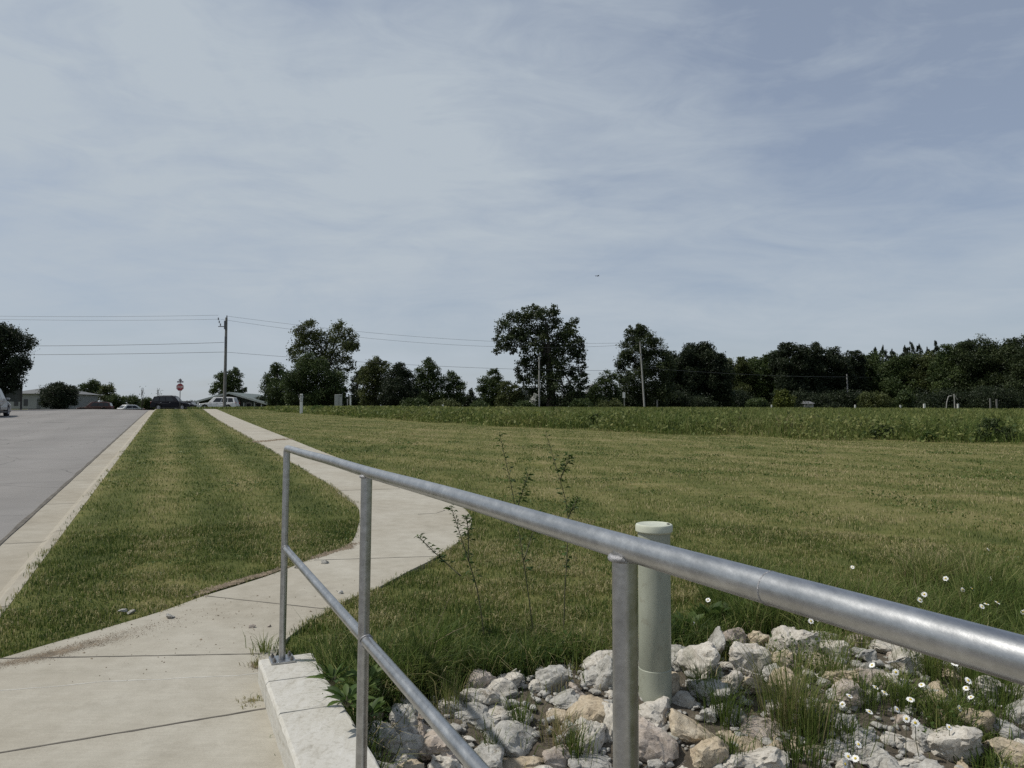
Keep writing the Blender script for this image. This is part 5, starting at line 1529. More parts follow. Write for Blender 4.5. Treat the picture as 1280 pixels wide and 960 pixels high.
# ------------------------------------------------------------------ stop sign
Y = 78
c = at(224.5, 512, Y)
root = empty('stop_sign', (c.x, c.y, gz(c.x, c.y)), 'red octagonal STOP sign with street-name blades on top at the crest', 'stop sign')
zc = at(0, 484, Y).z - root.location.z
bm = bmesh.new(); box(bm, (0, .05, (zc + 1.0) / 2 - .1), (.06, .05, zc + 1.0)); obj('post', bm, M['post'], root)
def octo(r, y0, y1):
    bm = bmesh.new(); a = [[bm.verts.new((r * math.cos(R(22.5 + 45 * k)), y, zc + r * math.sin(R(22.5 + 45 * k)))) for k in range(8)] for y in (y0, y1)]
    bm.faces.new(a[0]); bm.faces.new(a[1][::-1])
    for k in range(8): bm.faces.new((a[0][k], a[1][k], a[1][(k + 1) % 8], a[0][(k + 1) % 8]))
    bmesh.ops.recalc_face_normals(bm, faces=bm.faces); return bm
pl = obj('sign_plate', octo(.41, 0, .02), M['signwhite'], root)
obj('red_face', octo(.375, -.006, -.001), M['signred'], pl)
fc = bpy.data.curves.new('stop_text', 'FONT'); fc.body = 'STOP'; fc.size = .34; fc.align_x = 'CENTER'; fc.align_y = 'CENTER'; fc.extrude = .002; fc.offset = .004
tmp = bpy.data.objects.new('stop_text', fc); C.objects.link(tmp)
bpy.context.view_layer.update()
tme = bpy.data.meshes.new_from_object(tmp.evaluated_get(bpy.context.evaluated_depsgraph_get()))
bpy.data.objects.remove(tmp)
tx = link('lettering', tme, M['signwhite'], pl)
tx.location = (0, -.012, zc); tx.rotation_euler = (R(90), 0, 0); tx.scale = (.78, 1, 1)
for k, (rz, dz) in enumerate(((0.15, .55), (1.5, .73))):
    bm = bmesh.new(); box(bm, (0, 0.05, zc + dz), (.62, .02, .15), rz); obj('street_name_blade', bm, M['signback'], root)
bm = bmesh.new(); tube(bm, [(0.03, -.05, -.1), (0.03, -.05, .32)], .09, 10); obj('post_sleeve', bm, M['black'], root)

# ------------------------------------------------------------------ small posts, boxes and fixtures
def marker(name, px, top, Y, wpx, mat, label, cat, stripes=0, base=512, dpx=None, round_=False, group=None):
    c = at(px, base, Y); zg = gz(c.x, c.y)
    o = empty(name, (c.x, c.y, zg), label, cat, group)
    h = at(px, top, Y).z - zg; w = wpx * Y / F
    bm = bmesh.new()
    if round_: tube(bm, [(0, 0, -.1), (0, 0, h - .03), (0, 0, h)], [w / 2, w / 2, w * .35], 14)
    else: box(bm, (0, 0, h / 2 - .05), (w, (dpx or wpx * .6) * Y / F, h + .1), .1, min(.02, w * .2))
    obj('post_body', bm, M[mat], o)
    for k in range(stripes):
        bm = bmesh.new(); box(bm, (0, -(dpx or wpx * .6) * Y / F / 2 - .004, h * (.93 - .075 * k)), (w * .8, .01, h * .03)); obj('stripe', bm, M['reflect'], o)
    return o
marker('marker_post', 376.5, 492.5, 56, 3.4, 'whitepaint', 'white marker post with dark bands at the start of the tall grass', 'marker post', 5, 521)
marker('utility_pedestal', 421, 493, 80, 5.2, 'pedestal', 'wider grey utility pedestal before the dense round tree', 'utility box', 0, dpx=4)
marker('utility_pedestal', 425.8, 493, 80, 3.4, 'pedestal', 'narrow grey utility pedestal touching the wider one', 'utility box', 2, dpx=3)
marker('marker_post', 438, 495, 78, 1.8, 'whitepaint', 'thin white marker post right of the two pedestals', 'marker post', 2)
marker('marker_post', 434.3, 499, 80, 1.3, 'palewood', 'short thin grey post right beside the pedestals', 'marker post')
marker('small_white_post', 247.5, 503, 86, 2.4, 'whitepaint', 'small white post between the dark sedan and the white SUV', 'post')
Y = 108; c = at(780, 512, Y); sc = Y / F
root = empty('small_sign', (c.x, c.y, gz(c.x, c.y)), 'small white sign on a thin stem left of the leaning pole', 'sign')
z1 = at(0, 490.5, Y).z - root.location.z; z0 = at(0, 497.5, Y).z - root.location.z
bm = bmesh.new(); box(bm, (0, 0, (z0 + z1) / 2), (3.2 * sc, .06, z1 - z0), 0, .015); obj('sign_board', bm, M['whitepaint'], root)
bm = bmesh.new(); box(bm, (0.05, .06, z1 / 2 - .1), (.07, .06, z1)); obj('post', bm, M['palewood'], root)
marker('field_stake', 553.5, 506, 60, 2.2, 'whitepaint', 'small white stake at the field edge before the loose small tree', 'stake', group='white stakes along the field')
for px, top, Y, w, lab in ((964.5, 506, 120, 1.4, 'white stake below the yellow-green bush'), (1069, 506, 150, 1.6, 'white stake just right of the far small pole'), (1125.5, 506.3, 150, 1.6, 'white stake below the dome-shaped shrub'), (1155.5, 504.8, 150, 2.4, 'broad white stake midway between dome shrub and swing frame'), (1197.5, 504.8, 150, 2.0, 'white stake beside the swing frame')):
    marker('field_stake', px, top, Y, w, 'whitepaint', lab, 'stake', group='white stakes along the field')
marker('fence_post', 1238, 498, 160, 1.6, 'wood', 'left one of two dark posts in front of the right thicket', 'post')
marker('fence_post', 1246, 499, 160, 1.8, 'wood', 'right one of two dark posts in front of the right thicket', 'post')
marker('fence_post', 821.5, 500, 125, 1.6, 'wood', 'short grey post right of the leaning pole', 'post')
# swing frame
Y = 165; c = at(1189, 512, Y); zg = gz(c.x, c.y)
root = empty('swing_frame', (c.x, c.y, zg), 'pale garden swing frame standing before the dark wood', 'swing frame')
bm = bmesh.new(); sc = Y / F; h = at(0, 492.5, Y).z - zg
tube(bm, [(4.5 * sc, 0, 0), (4 * sc, 0, h)], .13, 8); obj('leg', bm, M['palewood'], root)
bm = bmesh.new(); tube(bm, [(-6.5 * sc, 0, 0), (-5.5 * sc, 0, h * .55), (-3 * sc, 0, h * .88), (0, 0, h * .9), (4 * sc, 0, h * .98), (8 * sc, 0, h * .7)], .09, 8); obj('bent_bar', bm, M['palewood'], root)
# small shed roof in the wood
Y = 185; c = at(1012, 512, Y)
root = empty('grey_shed', (c.x, c.y, gz(c.x, c.y)), 'low grey shed half hidden below the pair of high dark trees', 'shed')
zz = at(0, 501, Y).z - root.location.z; sc = Y / F
bm = bmesh.new(); box(bm, (0, 2, zz * .4), (11 * sc, 3.4, zz * .8)); obj('wall', bm, M['sidingpale'], root)
bm = bmesh.new()
v = [bm.verts.new(q) for q in ((-7 * sc, 0, zz * .8), (7 * sc, 0, zz * .8), (4 * sc, 2, zz), (-4 * sc, 2, zz), (-7 * sc, 4, zz * .8), (7 * sc, 4, zz * .8))]
for f in ((0, 1, 2, 3), (1, 5, 2), (5, 4, 3, 2), (4, 0, 3)): bm.faces.new([v[k] for k in f])
bmesh.ops.recalc_face_normals(bm, faces=bm.faces); obj('roof', bm, M['roofgrey'], root)
# white farmhouse glimpses behind the oak
Y = 135
for px, py, w, h, lab in ((741, 492, 12, 22, 'white cottage gable glimpsed right of the great oak'), (655, 489, 22, 14, 'white cottage wall glimpsed under the left side of the oak')):
    c = at(px, 512, Y); zg = gz(c.x, c.y)
    root = empty('cottage', (c.x, c.y, zg), lab, 'house'); sc = Y / F
    zt1 = at(px, py - h / 2, Y).z - zg; he = zt1 * .66
    bm = bmesh.new(); prof = [(-w / 2 * sc, -.3), (w / 2 * sc, -.3), (w / 2 * sc, he), (0, zt1), (-w / 2 * sc, he)]
    rows = [[bm.verts.new((x, y, z)) for x, z in prof] for y in (0, 6)]
    bm.faces.new(rows[0]); bm.faces.new(rows[1][::-1])
    for i in range(5): bm.faces.new((rows[0][i], rows[1][i], rows[1][(i + 1) % 5], rows[0][(i + 1) % 5]))
    bmesh.ops.recalc_face_normals(bm, faces=bm.faces); obj('wall', bm, M['whitepaint'], root)
    bm = bmesh.new()
    for s in (-1, 1):
        a = [bm.verts.new(q) for q in ((0, -.3, zt1 + .06), (s * (w / 2 * sc + .3), -.3, he - .1), (s * (w / 2 * sc + .3), 6.3, he - .1), (0, 6.3, zt1 + .06))]
        bm.faces.new(a)
        r = bmesh.ops.extrude_face_region(bm, geom=[bm.faces[-1] if False else list(bm.faces)[-1]])
        for g in r['geom']:
            if isinstance(g, bmesh.types.BMVert): g.co.z += .12
    bmesh.ops.recalc_face_normals(bm, faces=bm.faces); obj('roof', bm, M['roofgrey'], root)
    bm = bmesh.new(); box(bm, (0, -.02, he * .55), (2 * sc, .05, .9)); obj('window', bm, M['glass'], root)

# ------------------------------------------------------------------ bird
bc = at(747, 345, 90)
bird = empty('bird', bc, 'small dark bird flying high above the great oak', 'bird', None, .4)
bm = bmesh.new()
tube(bm, [(-.2, 0, 0), (-.12, 0, .01), (0, 0, 0), (.12, 0, .02), (.17, 0, .03), (.22, 0, .025)], [.012, .035, .055, .04, .03, .006], 8)
tube(bm, [(-.19, 0, 0), (-.32, 0, 0)], [.02, .045], 6)
for s in (-1, 1):
    a = [bm.verts.new(q) for q in ((.08, s * .04, .01), (.10, s * .2, .07), (.02, s * .42, .05), (-.04, s * .22, .06), (-.07, s * .04, .01))]
    b = [bm.verts.new(v.co + Vector((0, 0, .012))) for v in a]
    bm.faces.new(a); bm.faces.new(b[::-1])
    for k in range(5): bm.faces.new((a[k], b[k], b[(k + 1) % 5], a[(k + 1) % 5]))
bmesh.ops.recalc_face_normals(bm, faces=bm.faces)
obj('bird_body', bm, M['feather'], bird, True)

# ------------------------------------------------------------------ weeds
def leafy_stem(bm_stem, leaves, pts, r0, leaf_len, n, rd, start=.25, bushy=1.0):
    tube(bm_stem, pts, list(np.linspace(r0, r0 * .25, len(pts))), 6)
    P = [Vector(p) for p in pts]
    for k in range(n):
        f = start + (1 - start) * (k + rd.random() * .6) / n
        s = f * (len(P) - 1); i = min(int(s), len(P) - 2); q = P[i].lerp(P[i + 1], s - i)
        a = k * 2.4 + rd.uniform(-.4, .4)
        ln = leaf_len * rd.uniform(.6, 1.2) * (1 - .35 * f)
        d = Vector((math.cos(a), math.sin(a), rd.uniform(.2, .8))).normalized()
        q2 = q + d * ln * .35 * bushy
        tube(bm_stem, [q, q2], [.0014, .0009], 4)
        for m in range(rd.randint(1, 3)):
            dd = (d + Vector((rd.uniform(-.6, .6), rd.uniform(-.6, .6), rd.uniform(-.5, .4)))).normalized()
            leaves.append((q2, dd, ln * rd.uniform(.5, .9)))

def leaves_mesh(bm, leaves, wid, rd):
    for q, d, ln in leaves:
        s = d.cross(Vector((0, 0, 1)))
        if s.length < .05: s = Vector((1, 0, 0))
        s.normalize(); s = (Matrix.Rotation(rd.uniform(-.8, .8), 3, d) @ s); u = s.cross(d)
        w = ln * wid
        prof = [(0, .08), (.25, .75), (.5, 1), (.75, .7), (1, .03)]
        L_, M_, R_ = [], [], []
        for f, k in prof:
            c = q + d * ln * f - Vector((0, 0, ln * .25 * f * f))
            M_.append(bm.verts.new(c)); L_.append(bm.verts.new(c - s * w * k / 2 + u * w * .15 * k)); R_.append(bm.verts.new(c + s * w * k / 2 + u * w * .15 * k))
        for i in range(4):
            bm.faces.new((L_[i], M_[i], M_[i + 1], L_[i + 1])); bm.faces.new((M_[i], R_[i], R_[i + 1], M_[i + 1]))

def tinted(o, lo=0.2, hi=0.9):
    me = o.data; a = me.attributes.new('tint', 'FLOAT', 'POINT')
    n = len(me.vertices); g = np.repeat(rng.uniform(lo, hi, n // 15 + 1), 15)[:n]
    a.data.foreach_set('value', g.astype(np.float32))

def sapling(label, stems, leaf_len, n, wid, seed, dry=False, name='sapling'):
    """stems: lists of (px, py, Y)"""
    rd = random.Random(seed)
    b = at(*stems[0][0]); root = empty(name, b, label, 'weed')
    bs = bmesh.new(); lv_ = []
    for st in stems:
        pts = [at(*p) - b for p in st]
        pts = [Vector(p) for p in catmull(pts, 4)]
        leafy_stem(bs, lv_, pts, 0.0046 if not dry else .0028, leaf_len, n if st is stems[0] else int(n * .6), rd, .3)
    obj('stem', bs, M['drytwig' if dry else 'twig'], root, True)
    if not dry:
        bl = bmesh.new(); leaves_mesh(bl, lv_, wid, rd); o = obj('leaves', bl, M['leaf_weed'], root, True); tinted(o, 0.1, 0.9)
    return root
ya = gp(668, 800).y; yb_ = gp(705, 812).y; yc = gp(602, 800).y
sapling('tall thin leafy sapling crossing the top rail, left one of two', [[(668, 802, ya), (661, 747, ya), (652, 686, ya), (642, 623, ya + .03), (632, 575, ya + .03), (624, 541, ya)], [(655, 700, ya), (668, 660, ya + .1), (676, 640, ya + .1)], [(645, 640, ya), (660, 592, ya - .05)]], .062, 62, .40, 5)
sapling('tall thin leafy sapling crossing the top rail, right one nearer the pipe', [[(704, 812, yb_), (706, 740, yb_), (709, 690, yb_), (709, 637, yb_ + .03), (697, 590, yb_), (682, 540, yb_)], [(709, 650, yb_), (722, 622, yb_ + .1)], [(700, 600, yb_), (712, 570, yb_)]], .06, 58, .40, 6)
sapling('leafy weed arching over the sidewalk edge below the top rail', [[(606, 802, yc), (597, 740, yc), (582, 690, yc), (571, 655, yc), (563, 632, yc)], [(586, 702, yc), (585, 660, yc + .06), (582, 645, yc)], [(576, 720, yc), (548, 695, yc + .05), (522, 670, yc)]], .058, 64, .40, 7)
yd = gp(540, 850).y
sapling('dry bare twiggy stalk standing in the grass right of the second post', [[(532, 850, yd), (540, 800, yd), (552, 770, yd), (564, 742, yd)], [(538, 815, yd), (526, 790, yd + .05), (518, 765, yd)], [(541, 805, yd), (566, 790, yd - .05), (585, 782, yd)], [(536, 828, yd), (556, 826, yd - .1), (580, 826, yd - .1)], [(530, 845, yd), (512, 815, yd), (498, 800, yd)]], .05, 8, .4, 8, True, 'dry_stalk')
ye = gp(705, 945).y
sapling('dead curled twigs lying on the rocks left of the post', [[(720, 948, ye), (704, 930, ye), (690, 912, ye + .03), (676, 906, ye + .05)], [(712, 940, ye), (722, 915, ye), (716, 898, ye)], [(700, 926, ye), (712, 910, ye - .03), (728, 905, ye - .03)], [(716, 945, ye), (698, 942, ye - .04), (680, 948, ye - .05)]], .05, 10, .4, 18, True, 'dead_twigs')
yf = gp(495, 930).y
sapling('thin dead runners trailing over the rocks by the wall', [[(462, 905, yf + .08), (484, 912, yf + .03), (505, 928, yf), (530, 925, yf)], [(484, 912, yf), (500, 900, yf), (512, 882, yf + .1)], [(505, 928, yf), (516, 945, yf - .05)]], .05, 8, .4, 19, True, 'dead_twigs')
def rosette(label, px, py, n, ln, wid, seed, dz=.02, up=(.2, .9), name='broadleaf_weed', Y=None):
    rd = random.Random(seed)
    b = gp(px, py) if Y is None else at(px, py, Y)
    root = empty(name, b, label, 'weed')
    bl = bmesh.new(); lv_ = []
    bs = bmesh.new()
    for k in range(n):
        a = k * 2.4 + rd.uniform(-.3, .3); d = Vector((math.cos(a), math.sin(a), rd.uniform(*up))).normalized()
        l = ln * rd.uniform(.6, 1.15)
        q = d * l * .3 + Vector((0, 0, dz))
        tube(bs, [(0, 0, 0), q], [.003, .002], 5)
        lv_.append((q, d, l))
    obj('stem', bs, M['twig'], root)
    leaves_mesh(bl, lv_, wid, rd); o = obj('leaves', bl, M['leaf_weed'], root, True); tinted(o)
    return root
rosette('broad-leaved green weed spilling over the wall top beside the second post', 434, 884, 26, .085, .32, 3, Y=3.02)
rosette('green weed crowding the right side of the wall behind the second post', 416, 858, 30, .085, .3, 31, Y=3.25, up=(.2, 1.6))
rosette('bushy green weed between the wall and the back of the rock bed', 455, 868, 34, .10, .3, 32, Y=3.3, up=(.4, 2.2))
rosette('leafy weed filling the corner between wall and rocks', 462, 902, 26, .075, .36, 33, Y=3.1, up=(.3, 1.6))
rosette('dark broad-leaved weed in the shade between the wall and the rocks', 478, 885, 18, .10, .4, 4)
rosette('leafy green weed growing above the round mossy grey rock', 694, 832, 26, .10, .42, 9, .03, (.3, 1.4))
rosette('dark leafy weed behind the upright grey rock left of the post', 745, 822, 24, .10, .5, 10, .02, (.2, 1.1))
rosette('dark clover-like weed right of the green pipe', 862, 800, 44, .13, .42, 12, .03, (.3, 1.9))
rosette('dark leafy weed standing tallest of the clump right of the pipe', 888, 790, 46, .15, .4, 41, .03, (.5, 2.4))
rosette('dark leafy weed at the right end of the clump behind the rocks', 940, 782, 40, .12, .42, 42, .03, (.3, 1.8))
rosette('dark clover-like weed behind the upright smooth grey rock', 912, 786, 42, .13, .42, 13, .03, (.3, 1.8))

# grass tufts among the rocks
def tuft(label, px, py, hpx, n, spread, seed, tone=(0.2, 0.8), Y=None, lean=.7, w=.0045, name='grass_tuft', mat='tall'):
    b = gp(px, py) if Y is None else at(px, py, Y)
    a = rng.uniform(0, 6.28, n); r = np.abs(rng.normal(0, spread, n))
    P = np.stack([np.cos(a) * r, np.sin(a) * r, np.zeros(n)], 1)
    h = hpx * b.y / F * rng.uniform(.4, 1.15, n)
    me = blades(name, P, h, w * rng.uniform(.6, 1.3, n), rng.uniform(*tone, n), lean, out=a)
    o = link(name, me, M[mat]); o.location = b
    tag(o, label, 'grass tuft', 'grass tufts in the rock bed')
TU = [
 (985, 905, 95, 190, .085, 'tall dry brown grass tuft in front of the white rocks', (.45, 1.1)), (1010, 920, 75, 160, .08, 'dense olive grass tuft right of the tall dry one', (.2, .8)),
 (1040, 850, 50, 110, .06, 'short tuft behind the cream curved rock', (.2, .8)), (1165, 845, 55, 170, .09, 'bright green tuft under the sloping rail', (.4, .85)), (1220, 865, 50, 150, .09, 'green tuft below the sloping rail at the far right', (.2, .7)), (1255, 880, 50, 130, .08, 'long-bladed tuft near the right edge', (.2, .7)),
 (1075, 880, 45, 110, .07, 'small tuft between the pinkish rock and the daisies', (.15, .7)), (1130, 885, 40, 110, .08, 'tuft with daisies below the ribbed white rock', (.2, .7)), (1180, 905, 40, 90, .07, 'tuft left of the square buff rock', (.15, .7)), (905, 900, 50, 130, .06, 'dark green tuft right of the rounded buff rock', (.1, .6)),
 (1000, 950, 40, 120, .09, 'low dark tuft at the bottom edge below the dense olive one', (.1, .6)), (908, 945, 34, 80, .05, 'green tuft between the tan boulder and the wide white rock', (.1, .6)), (650, 905, 38, 70, .035, 'small dark tuft beside the white rock with the hollow', (.1, .6)), (617, 945, 34, 70, .05, 'tuft between the middle rail and the smooth grey boulder', (.1, .6)),
 (718, 945, 46, 80, .045, 'green tuft below the dead twigs', (.15, .7)), (700, 925, 36, 60, .05, 'dry twiggy tuft between the white rock and the buff boulder', (.8, 1.2)), (880, 870, 44, 80, .05, 'tuft in front of the pale square block', (.25, .8)), (1060, 925, 36, 90, .07, 'tuft behind the three lowest daisies', (.15, .7)),
 (560, 885, 46, 90, .06, 'straggling tuft at the back of the bed under the dry stalk', (.3, 1.0)), (700, 862, 30, 60, .05, 'pinkish dry wisp on the rocks below the leafy weed', (.8, 1.2)), (1240, 905, 40, 90, .07, 'tuft behind the large rough buff rock', (.15, .6)),
]
for i, (px, py, hp, n, s_, lab, tone) in enumerate(TU): tuft(lab, px, py, hp * 1.1, int(n * 1.7), s_ * 1.0, i, tone, w=.0034)
tuft('grass tuft sprouting where the wall end meets the sidewalk', 330, 818, 30, 70, .04, 50, (.3, .9), lean=.9, name='edge_tuft')
tuft('withered brown plant clump lying on the sidewalk by the wall', 316, 880, 9, 160, .045, 51, (.85, 1.2), lean=1.25, w=.004, name='withered_clump')
tuft('withered tuft at the foot of the wall below the end post', 322, 836, 14, 70, .03, 52, (.8, 1.2), lean=1.2, w=.004, name='withered_clump')

# unmown longer grass behind the rocks on the right, with daisies
def rough():
    nc = 3600
    cx_ = rng.uniform(-1.3, 5.2, nc); cy_ = rng.uniform(2.6, 6.6, nc); ch = rng.uniform(.45, 1.25, nc); ct = rng.normal(0, .14, nc)
    which = np.repeat(np.arange(nc), 60); n = len(which)
    oa = rng.uniform(0, 6.283, n); orr = np.abs(rng.normal(0, .045, n))
    x = cx_[which] + np.cos(oa) * orr; y = cy_[which] + np.sin(oa) * orr; hk = ch[which]; tk = ct[which]
    d = dist_poly(x, y, rip_poly); t, v = tv(x, y)
    g = noise2(x, y, 1.6, 4.4)
    edge_w = np.where(x > 1.35, 0.85 + 0.30 * (x - 1.35), np.where(x < -0.25, 0.42, np.where(x > .75, .32, .22)))
    spill = (x > 1.0) & (noise2(cx_, cy_, 2.1, 41.0)[which] > np.where(cx_[which] > 1.7, 0.02, 0.2)) & (ct[which] > -.03)
    ok = (~in_poly(x, y, rip_poly) | spill) & ~in_poly(x, y, walk_poly) & (v > wall_v1 + .02) & (d < edge_w * (1 + .8 * g)) & (np.hypot(x - pb.x, y - pb.y) > PRAD + .01)
    x, y, d, g, hk, tk, oa = (q[ok] for q in (x, y, d, g, hk, tk, oa))
    h = np.where(in_poly(x, y, rip_poly), .62, 1.0) * (np.where(x > 1.35, .26, np.where(x < -.25, .29, .16)) + .09 * g) * hk * rng.uniform(.5, 1.2, len(x))
    h = np.maximum(h, .03)
    me = blades('rough_grass', np.stack([x, y, zt(x, y)], 1), h, .0048 * rng.uniform(.6, 1.4, len(x)), np.clip(rng.beta(2, 2.3, len(x)) + .1 * g + tk, 0, 1), 1.0, out=oa)
    tag(link('rough_grass', me, M['tall']), 'longer unmown grass fringing the rock bed', 'grass', kind='stuff')
rough()
def rough_leaves():
    n = 60000
    x = rng.uniform(-1.25, 5, n); y = rng.uniform(2.5, 6.4, n)
    d = dist_poly(x, y, rip_poly); t, v = tv(x, y); g = noise2(x, y, 2.3, 31.0); g2 = noise2(x, y, 6.0, 3.0)
    inside = in_poly(x, y, rip_poly)
    wd = np.where(x > 1.35, .6, np.where(x > .78, .30, .25))
    ok = ~in_poly(x, y, walk_poly) & (v > wall_v1 + .03) & np.where(inside, (d < .05) | ((x > .8) & (g > .22)) | ((x < -.35) & (g > .2)), d < wd) & (np.hypot(x - pb.x, y - pb.y) > PRAD + .02)
    ok &= rng.uniform(0, 1, n) < np.clip(.30 + 1.2 * g + .5 * g2, 0.02, .9)
    x, y, d, g = x[ok], y[ok], d[ok], g[ok]
    P = np.stack([x, y, zt(x, y) + rng.uniform(.01, .05 + .10 * np.clip(g + .6, .2, 1), len(x))], 1)
    me = leaf_quads('rough_leaves', P, np.where(in_poly(x, y, rip_poly), .015, .024) * rng.uniform(.5, 1.7, len(x)), np.clip(rng.beta(1.8, 2.3, len(x)), 0, 1), up=.6, aspect=.55)
    tag(link('weedy_fringe', me, M['leaf_weed']), 'low leafy weeds fringing the rock bed', 'weeds', kind='stuff')
rough_leaves()

# daisies
def z2b(x, y): return 900 + x / 3.368, 720 + y / 3.368
def z4b(x, y): return 1000 + x / 4.571, 640 + y / 4.571
D = [z2b(*p) for p in ((383, 190), (408, 184), (640, 375), (740, 405), (655, 468), (692, 490), (545, 505), (515, 540), (802, 520), (629, 571), (746, 562), (785, 601), (822, 618), (848, 458), (1036, 472), (1056, 510), (1009, 557), (965, 637), (583, 709), (540, 760), (570, 768), (527, 792), (990, 370), (1045, 440))]
D += [z4b(*p) for p in ((1075, 212), (832, 380), (1085, 380), (710, 470), (685, 503), (1128, 517), (1065, 525), (1040, 540), (1275, 572), (300, 315), (885, 865), (930, 445), (985, 440))]
D += [(885, 750), (866, 779), (896, 788), (1162, 795), (1195, 812)]
def daisy(px, py, i):
    rd = random.Random(300 + i)
    hh = rd.uniform(.10, .2) if py > 760 else rd.uniform(.16, .24)
    g = gp(px, py, hh)
    x, y = g.x + rd.uniform(-.03, .03), g.y + rd.uniform(-.02, .03)
    zb = gz(x, y)
    near = ('in the long grass behind the sloping rail' if py < 770 else 'beside the green pipe' if px < 905 else 'over the tufts below the sloping rail' if px < 1110 else 'low among the rocks on the right')
    root = empty('daisy', (x, y, zb), f'white daisy with a yellow centre {near}', 'flower', f'white daisies {near}')
    hd = g - Vector((x, y, zb))
    bm = bmesh.new(); tube(bm, [(0, 0, 0), hd * .55 + Vector((rd.uniform(-.01, .01), 0, 0)), hd], [.0021, .0018, .0014], 5); obj('stem', bm, M['twig'], root)
    tilt = Matrix.Rotation(rd.uniform(.1, 1.25), 3, 'X') @ Matrix.Rotation(rd.uniform(-.7, .7), 3, 'Y')
    rr = rd.uniform(.014, .020)
    bm = bmesh.new(); n = 13
    for k in range(n):
        a = 6.28318 * k / n + rd.uniform(-.08, .08); u = Vector((math.cos(a), math.sin(a), 0)); s = Vector((-math.sin(a), math.cos(a), 0))
        l = rr * rd.uniform(.9, 1.1)
        q = [u * l * .25 - s * l * .08, u * l * .25 + s * l * .08, u * l * .75 + s * l * .21 + Vector((0, 0, l * .05)), u * l + Vector((0, 0, -.001)), u * l * .75 - s * l * .21 + Vector((0, 0, l * .05))]
        vs_ = [bm.verts.new(hd + tilt @ p_) for p_ in q]; bm.faces.new(vs_)
    fl = obj('petals', bm, M['petal'], root)
    bm = bmesh.new(); bmesh.ops.create_uvsphere(bm, u_segments=10, v_segments=6, radius=rr * .34)
    for v in bm.verts: v.co = hd + tilt @ Vector((v.co.x, v.co.y, v.co.z * .5 + .001))
    obj('flower_centre', bm, M['yolk'], root, True)
for i, (px, py) in enumerate(D): daisy(px, py, i)

# ------------------------------------------------------------------ light and sky
SUN_AZ, SUN_EL = R(-92), R(56)      # azimuth from +Y, clockwise positive (left of the camera)
sd = Vector((math.sin(SUN_AZ) * math.cos(SUN_EL), math.cos(SUN_AZ) * math.cos(SUN_EL), math.sin(SUN_EL)))
sl = bpy.data.lights.new('sun', 'SUN'); sl.energy = 3.5; sl.angle = R(0.8); sl.color = (1, .95, .87)
so = bpy.data.objects.new('sun', sl); C.objects.link(so); so.rotation_euler = (-sd).to_track_quat('-Z', 'Y').to_euler(); so.location = (-20, 0, 40)

w = bpy.data.worlds.new('World'); scene.world = w; w.use_nodes = True
nt = w.node_tree
bg = nt.nodes['Background']
sky = N(nt, 'ShaderNodeTexSky', sky_type='NISHITA', sun_disc=False)
sky.sun_elevation = SUN_EL; sky.sun_rotation = SUN_AZ; sky.air_density = 1.0; sky.dust_density = 1.0; sky.ozone_density = 1.5
gen = N(nt, 'ShaderNodeTexCoord').outputs['Generated']
sx = N(nt, 'ShaderNodeSeparateXYZ'); nt.links.new(gen, sx.inputs[0])
zz = math_(nt, 'ADD', math_(nt, 'MAXIMUM', sx.outputs[2], 0.0), 0.16)
cb = N(nt, 'ShaderNodeCombineXYZ')
nt.links.new(math_(nt, 'DIVIDE', sx.outputs[0], zz), cb.inputs[0]); nt.links.new(math_(nt, 'DIVIDE', sx.outputs[1], zz), cb.inputs[1])
flow = mapping(nt, cb.outputs[0], (0, 0, R(-38)), (0.6, 1.0, 1), (3.1, 1.4, 0))
n1 = noise(nt, flow, 0.8, 5, 0.5, 0.6)
n2 = noise(nt, mapping(nt, cb.outputs[0], (0, 0, R(-60)), (0.7, 1.9, 1), (7.7, 2.0, 0)), 1.3, 7, 0.62, 1.2)
rip = noise(nt, mapping(nt, cb.outputs[0], (0, 0, R(62)), (1.0, 3.2, 1), (1.7, 5.0, 0)), 2.2, 5, 0.6, 0.8)
diag = noise(nt, mapping(nt, gen, (0, R(33), 0), (1.1, 1.0, 2.5), (0.4, 0.2, 0.9)), 2.0, 6, 0.55, 0.7)
fibre = noise(nt, mapping(nt, gen, (0, R(-38), 0), (2.0, 1.5, 6.5), (2.4, 0.2, 1.9)), 3.0, 7, 0.62, 1.1)
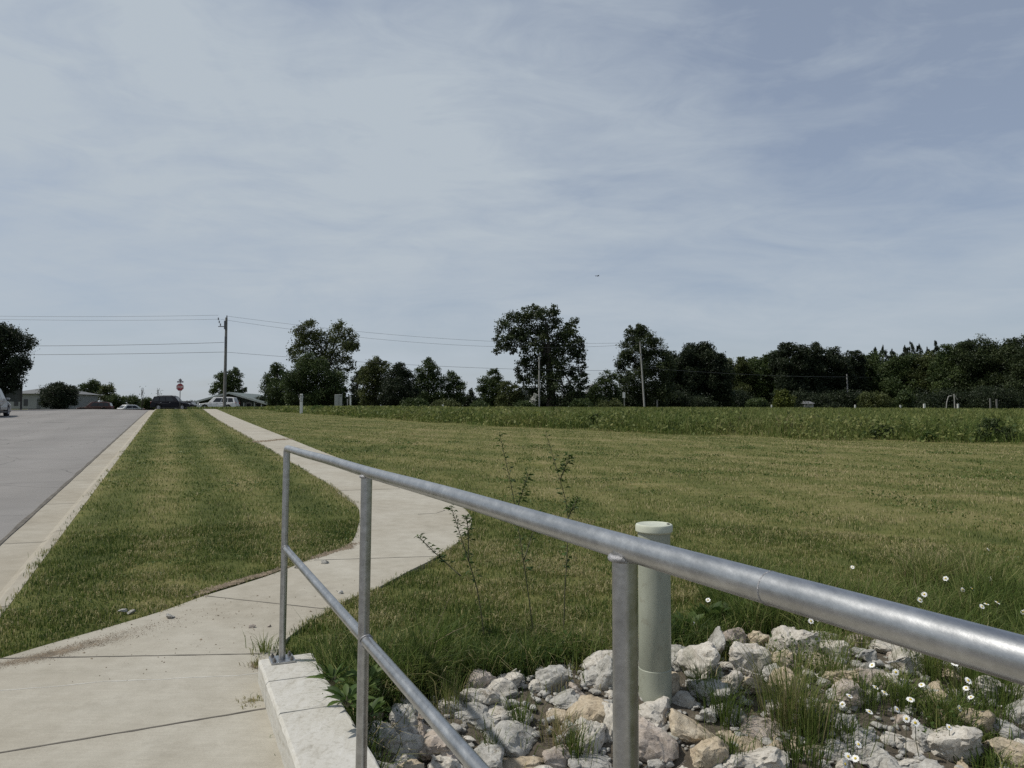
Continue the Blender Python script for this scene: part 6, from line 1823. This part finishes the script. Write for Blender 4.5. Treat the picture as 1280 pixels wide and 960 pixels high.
veil = math_(nt, 'MULTIPLY_ADD', n2, 0.14, math_(nt, 'MULTIPLY_ADD', n1, 0.22, math_(nt, 'MULTIPLY_ADD', rip, 0.12, math_(nt, 'MULTIPLY_ADD', diag, 0.86, math_(nt, 'MULTIPLY', fibre, 0.42)))))
# the veil is thinner to the right and overhead, thicker to the left (side of the sun) and towards the horizon
up = math_(nt, 'MAXIMUM', math_(nt, 'SUBTRACT', sx.outputs[2], 0.14), 0.0)
side = math_(nt, 'MULTIPLY_ADD', math_(nt, 'MULTIPLY', up, math_(nt, 'ADD', sx.outputs[0], 0.22)), -1.6, 0.0)
veil = math_(nt, 'ADD', veil, side)
mr = N(nt, 'ShaderNodeMapRange'); mr.interpolation_type = 'LINEAR'
nt.links.new(veil, mr.inputs[0]); mr.inputs[1].default_value = 0.60; mr.inputs[2].default_value = 1.02; mr.inputs[3].default_value = 0.40; mr.inputs[4].default_value = 1.0
SKYS = 0.085
cloudc = (5.4, 6.1, 6.8)
basec = mixc(nt, 1.0, sky.outputs[0], (0.98, 0.95, 1.02), 'MULTIPLY')
colr = mixc(nt, mr.outputs[0], basec, cloudc)
nt.links.new(colr, bg.inputs['Color']); bg.inputs['Strength'].default_value = SKYS

# ------------------------------------------------------------------ camera and render settings
cam = bpy.data.cameras.new('camera'); cam.sensor_width = 36; cam.lens = F / 1280 * 36; cam.clip_end = 5000; cam.clip_start = 0.05
co = bpy.data.objects.new('camera', cam); C.objects.link(co); co.location = (0, 0, H); co.rotation_euler = (math.pi / 2 + PITCH, 0, 0)
scene.camera = co
scene.view_settings.view_transform = 'Standard'
scene.view_settings.look = 'None'
scene.view_settings.exposure = 0.0
scene.view_settings.gamma = 1.0
scene.view_settings.use_curve_mapping = False
try:
    scene.cycles.use_denoising = False
    scene.cycles.denoiser = 'OPENIMAGEDENOISE'
    scene.cycles.max_bounces = 6; scene.cycles.diffuse_bounces = 3; scene.cycles.transparent_max_bounces = 4
    scene.cycles.sample_clamp_indirect = 6
except Exception: pass
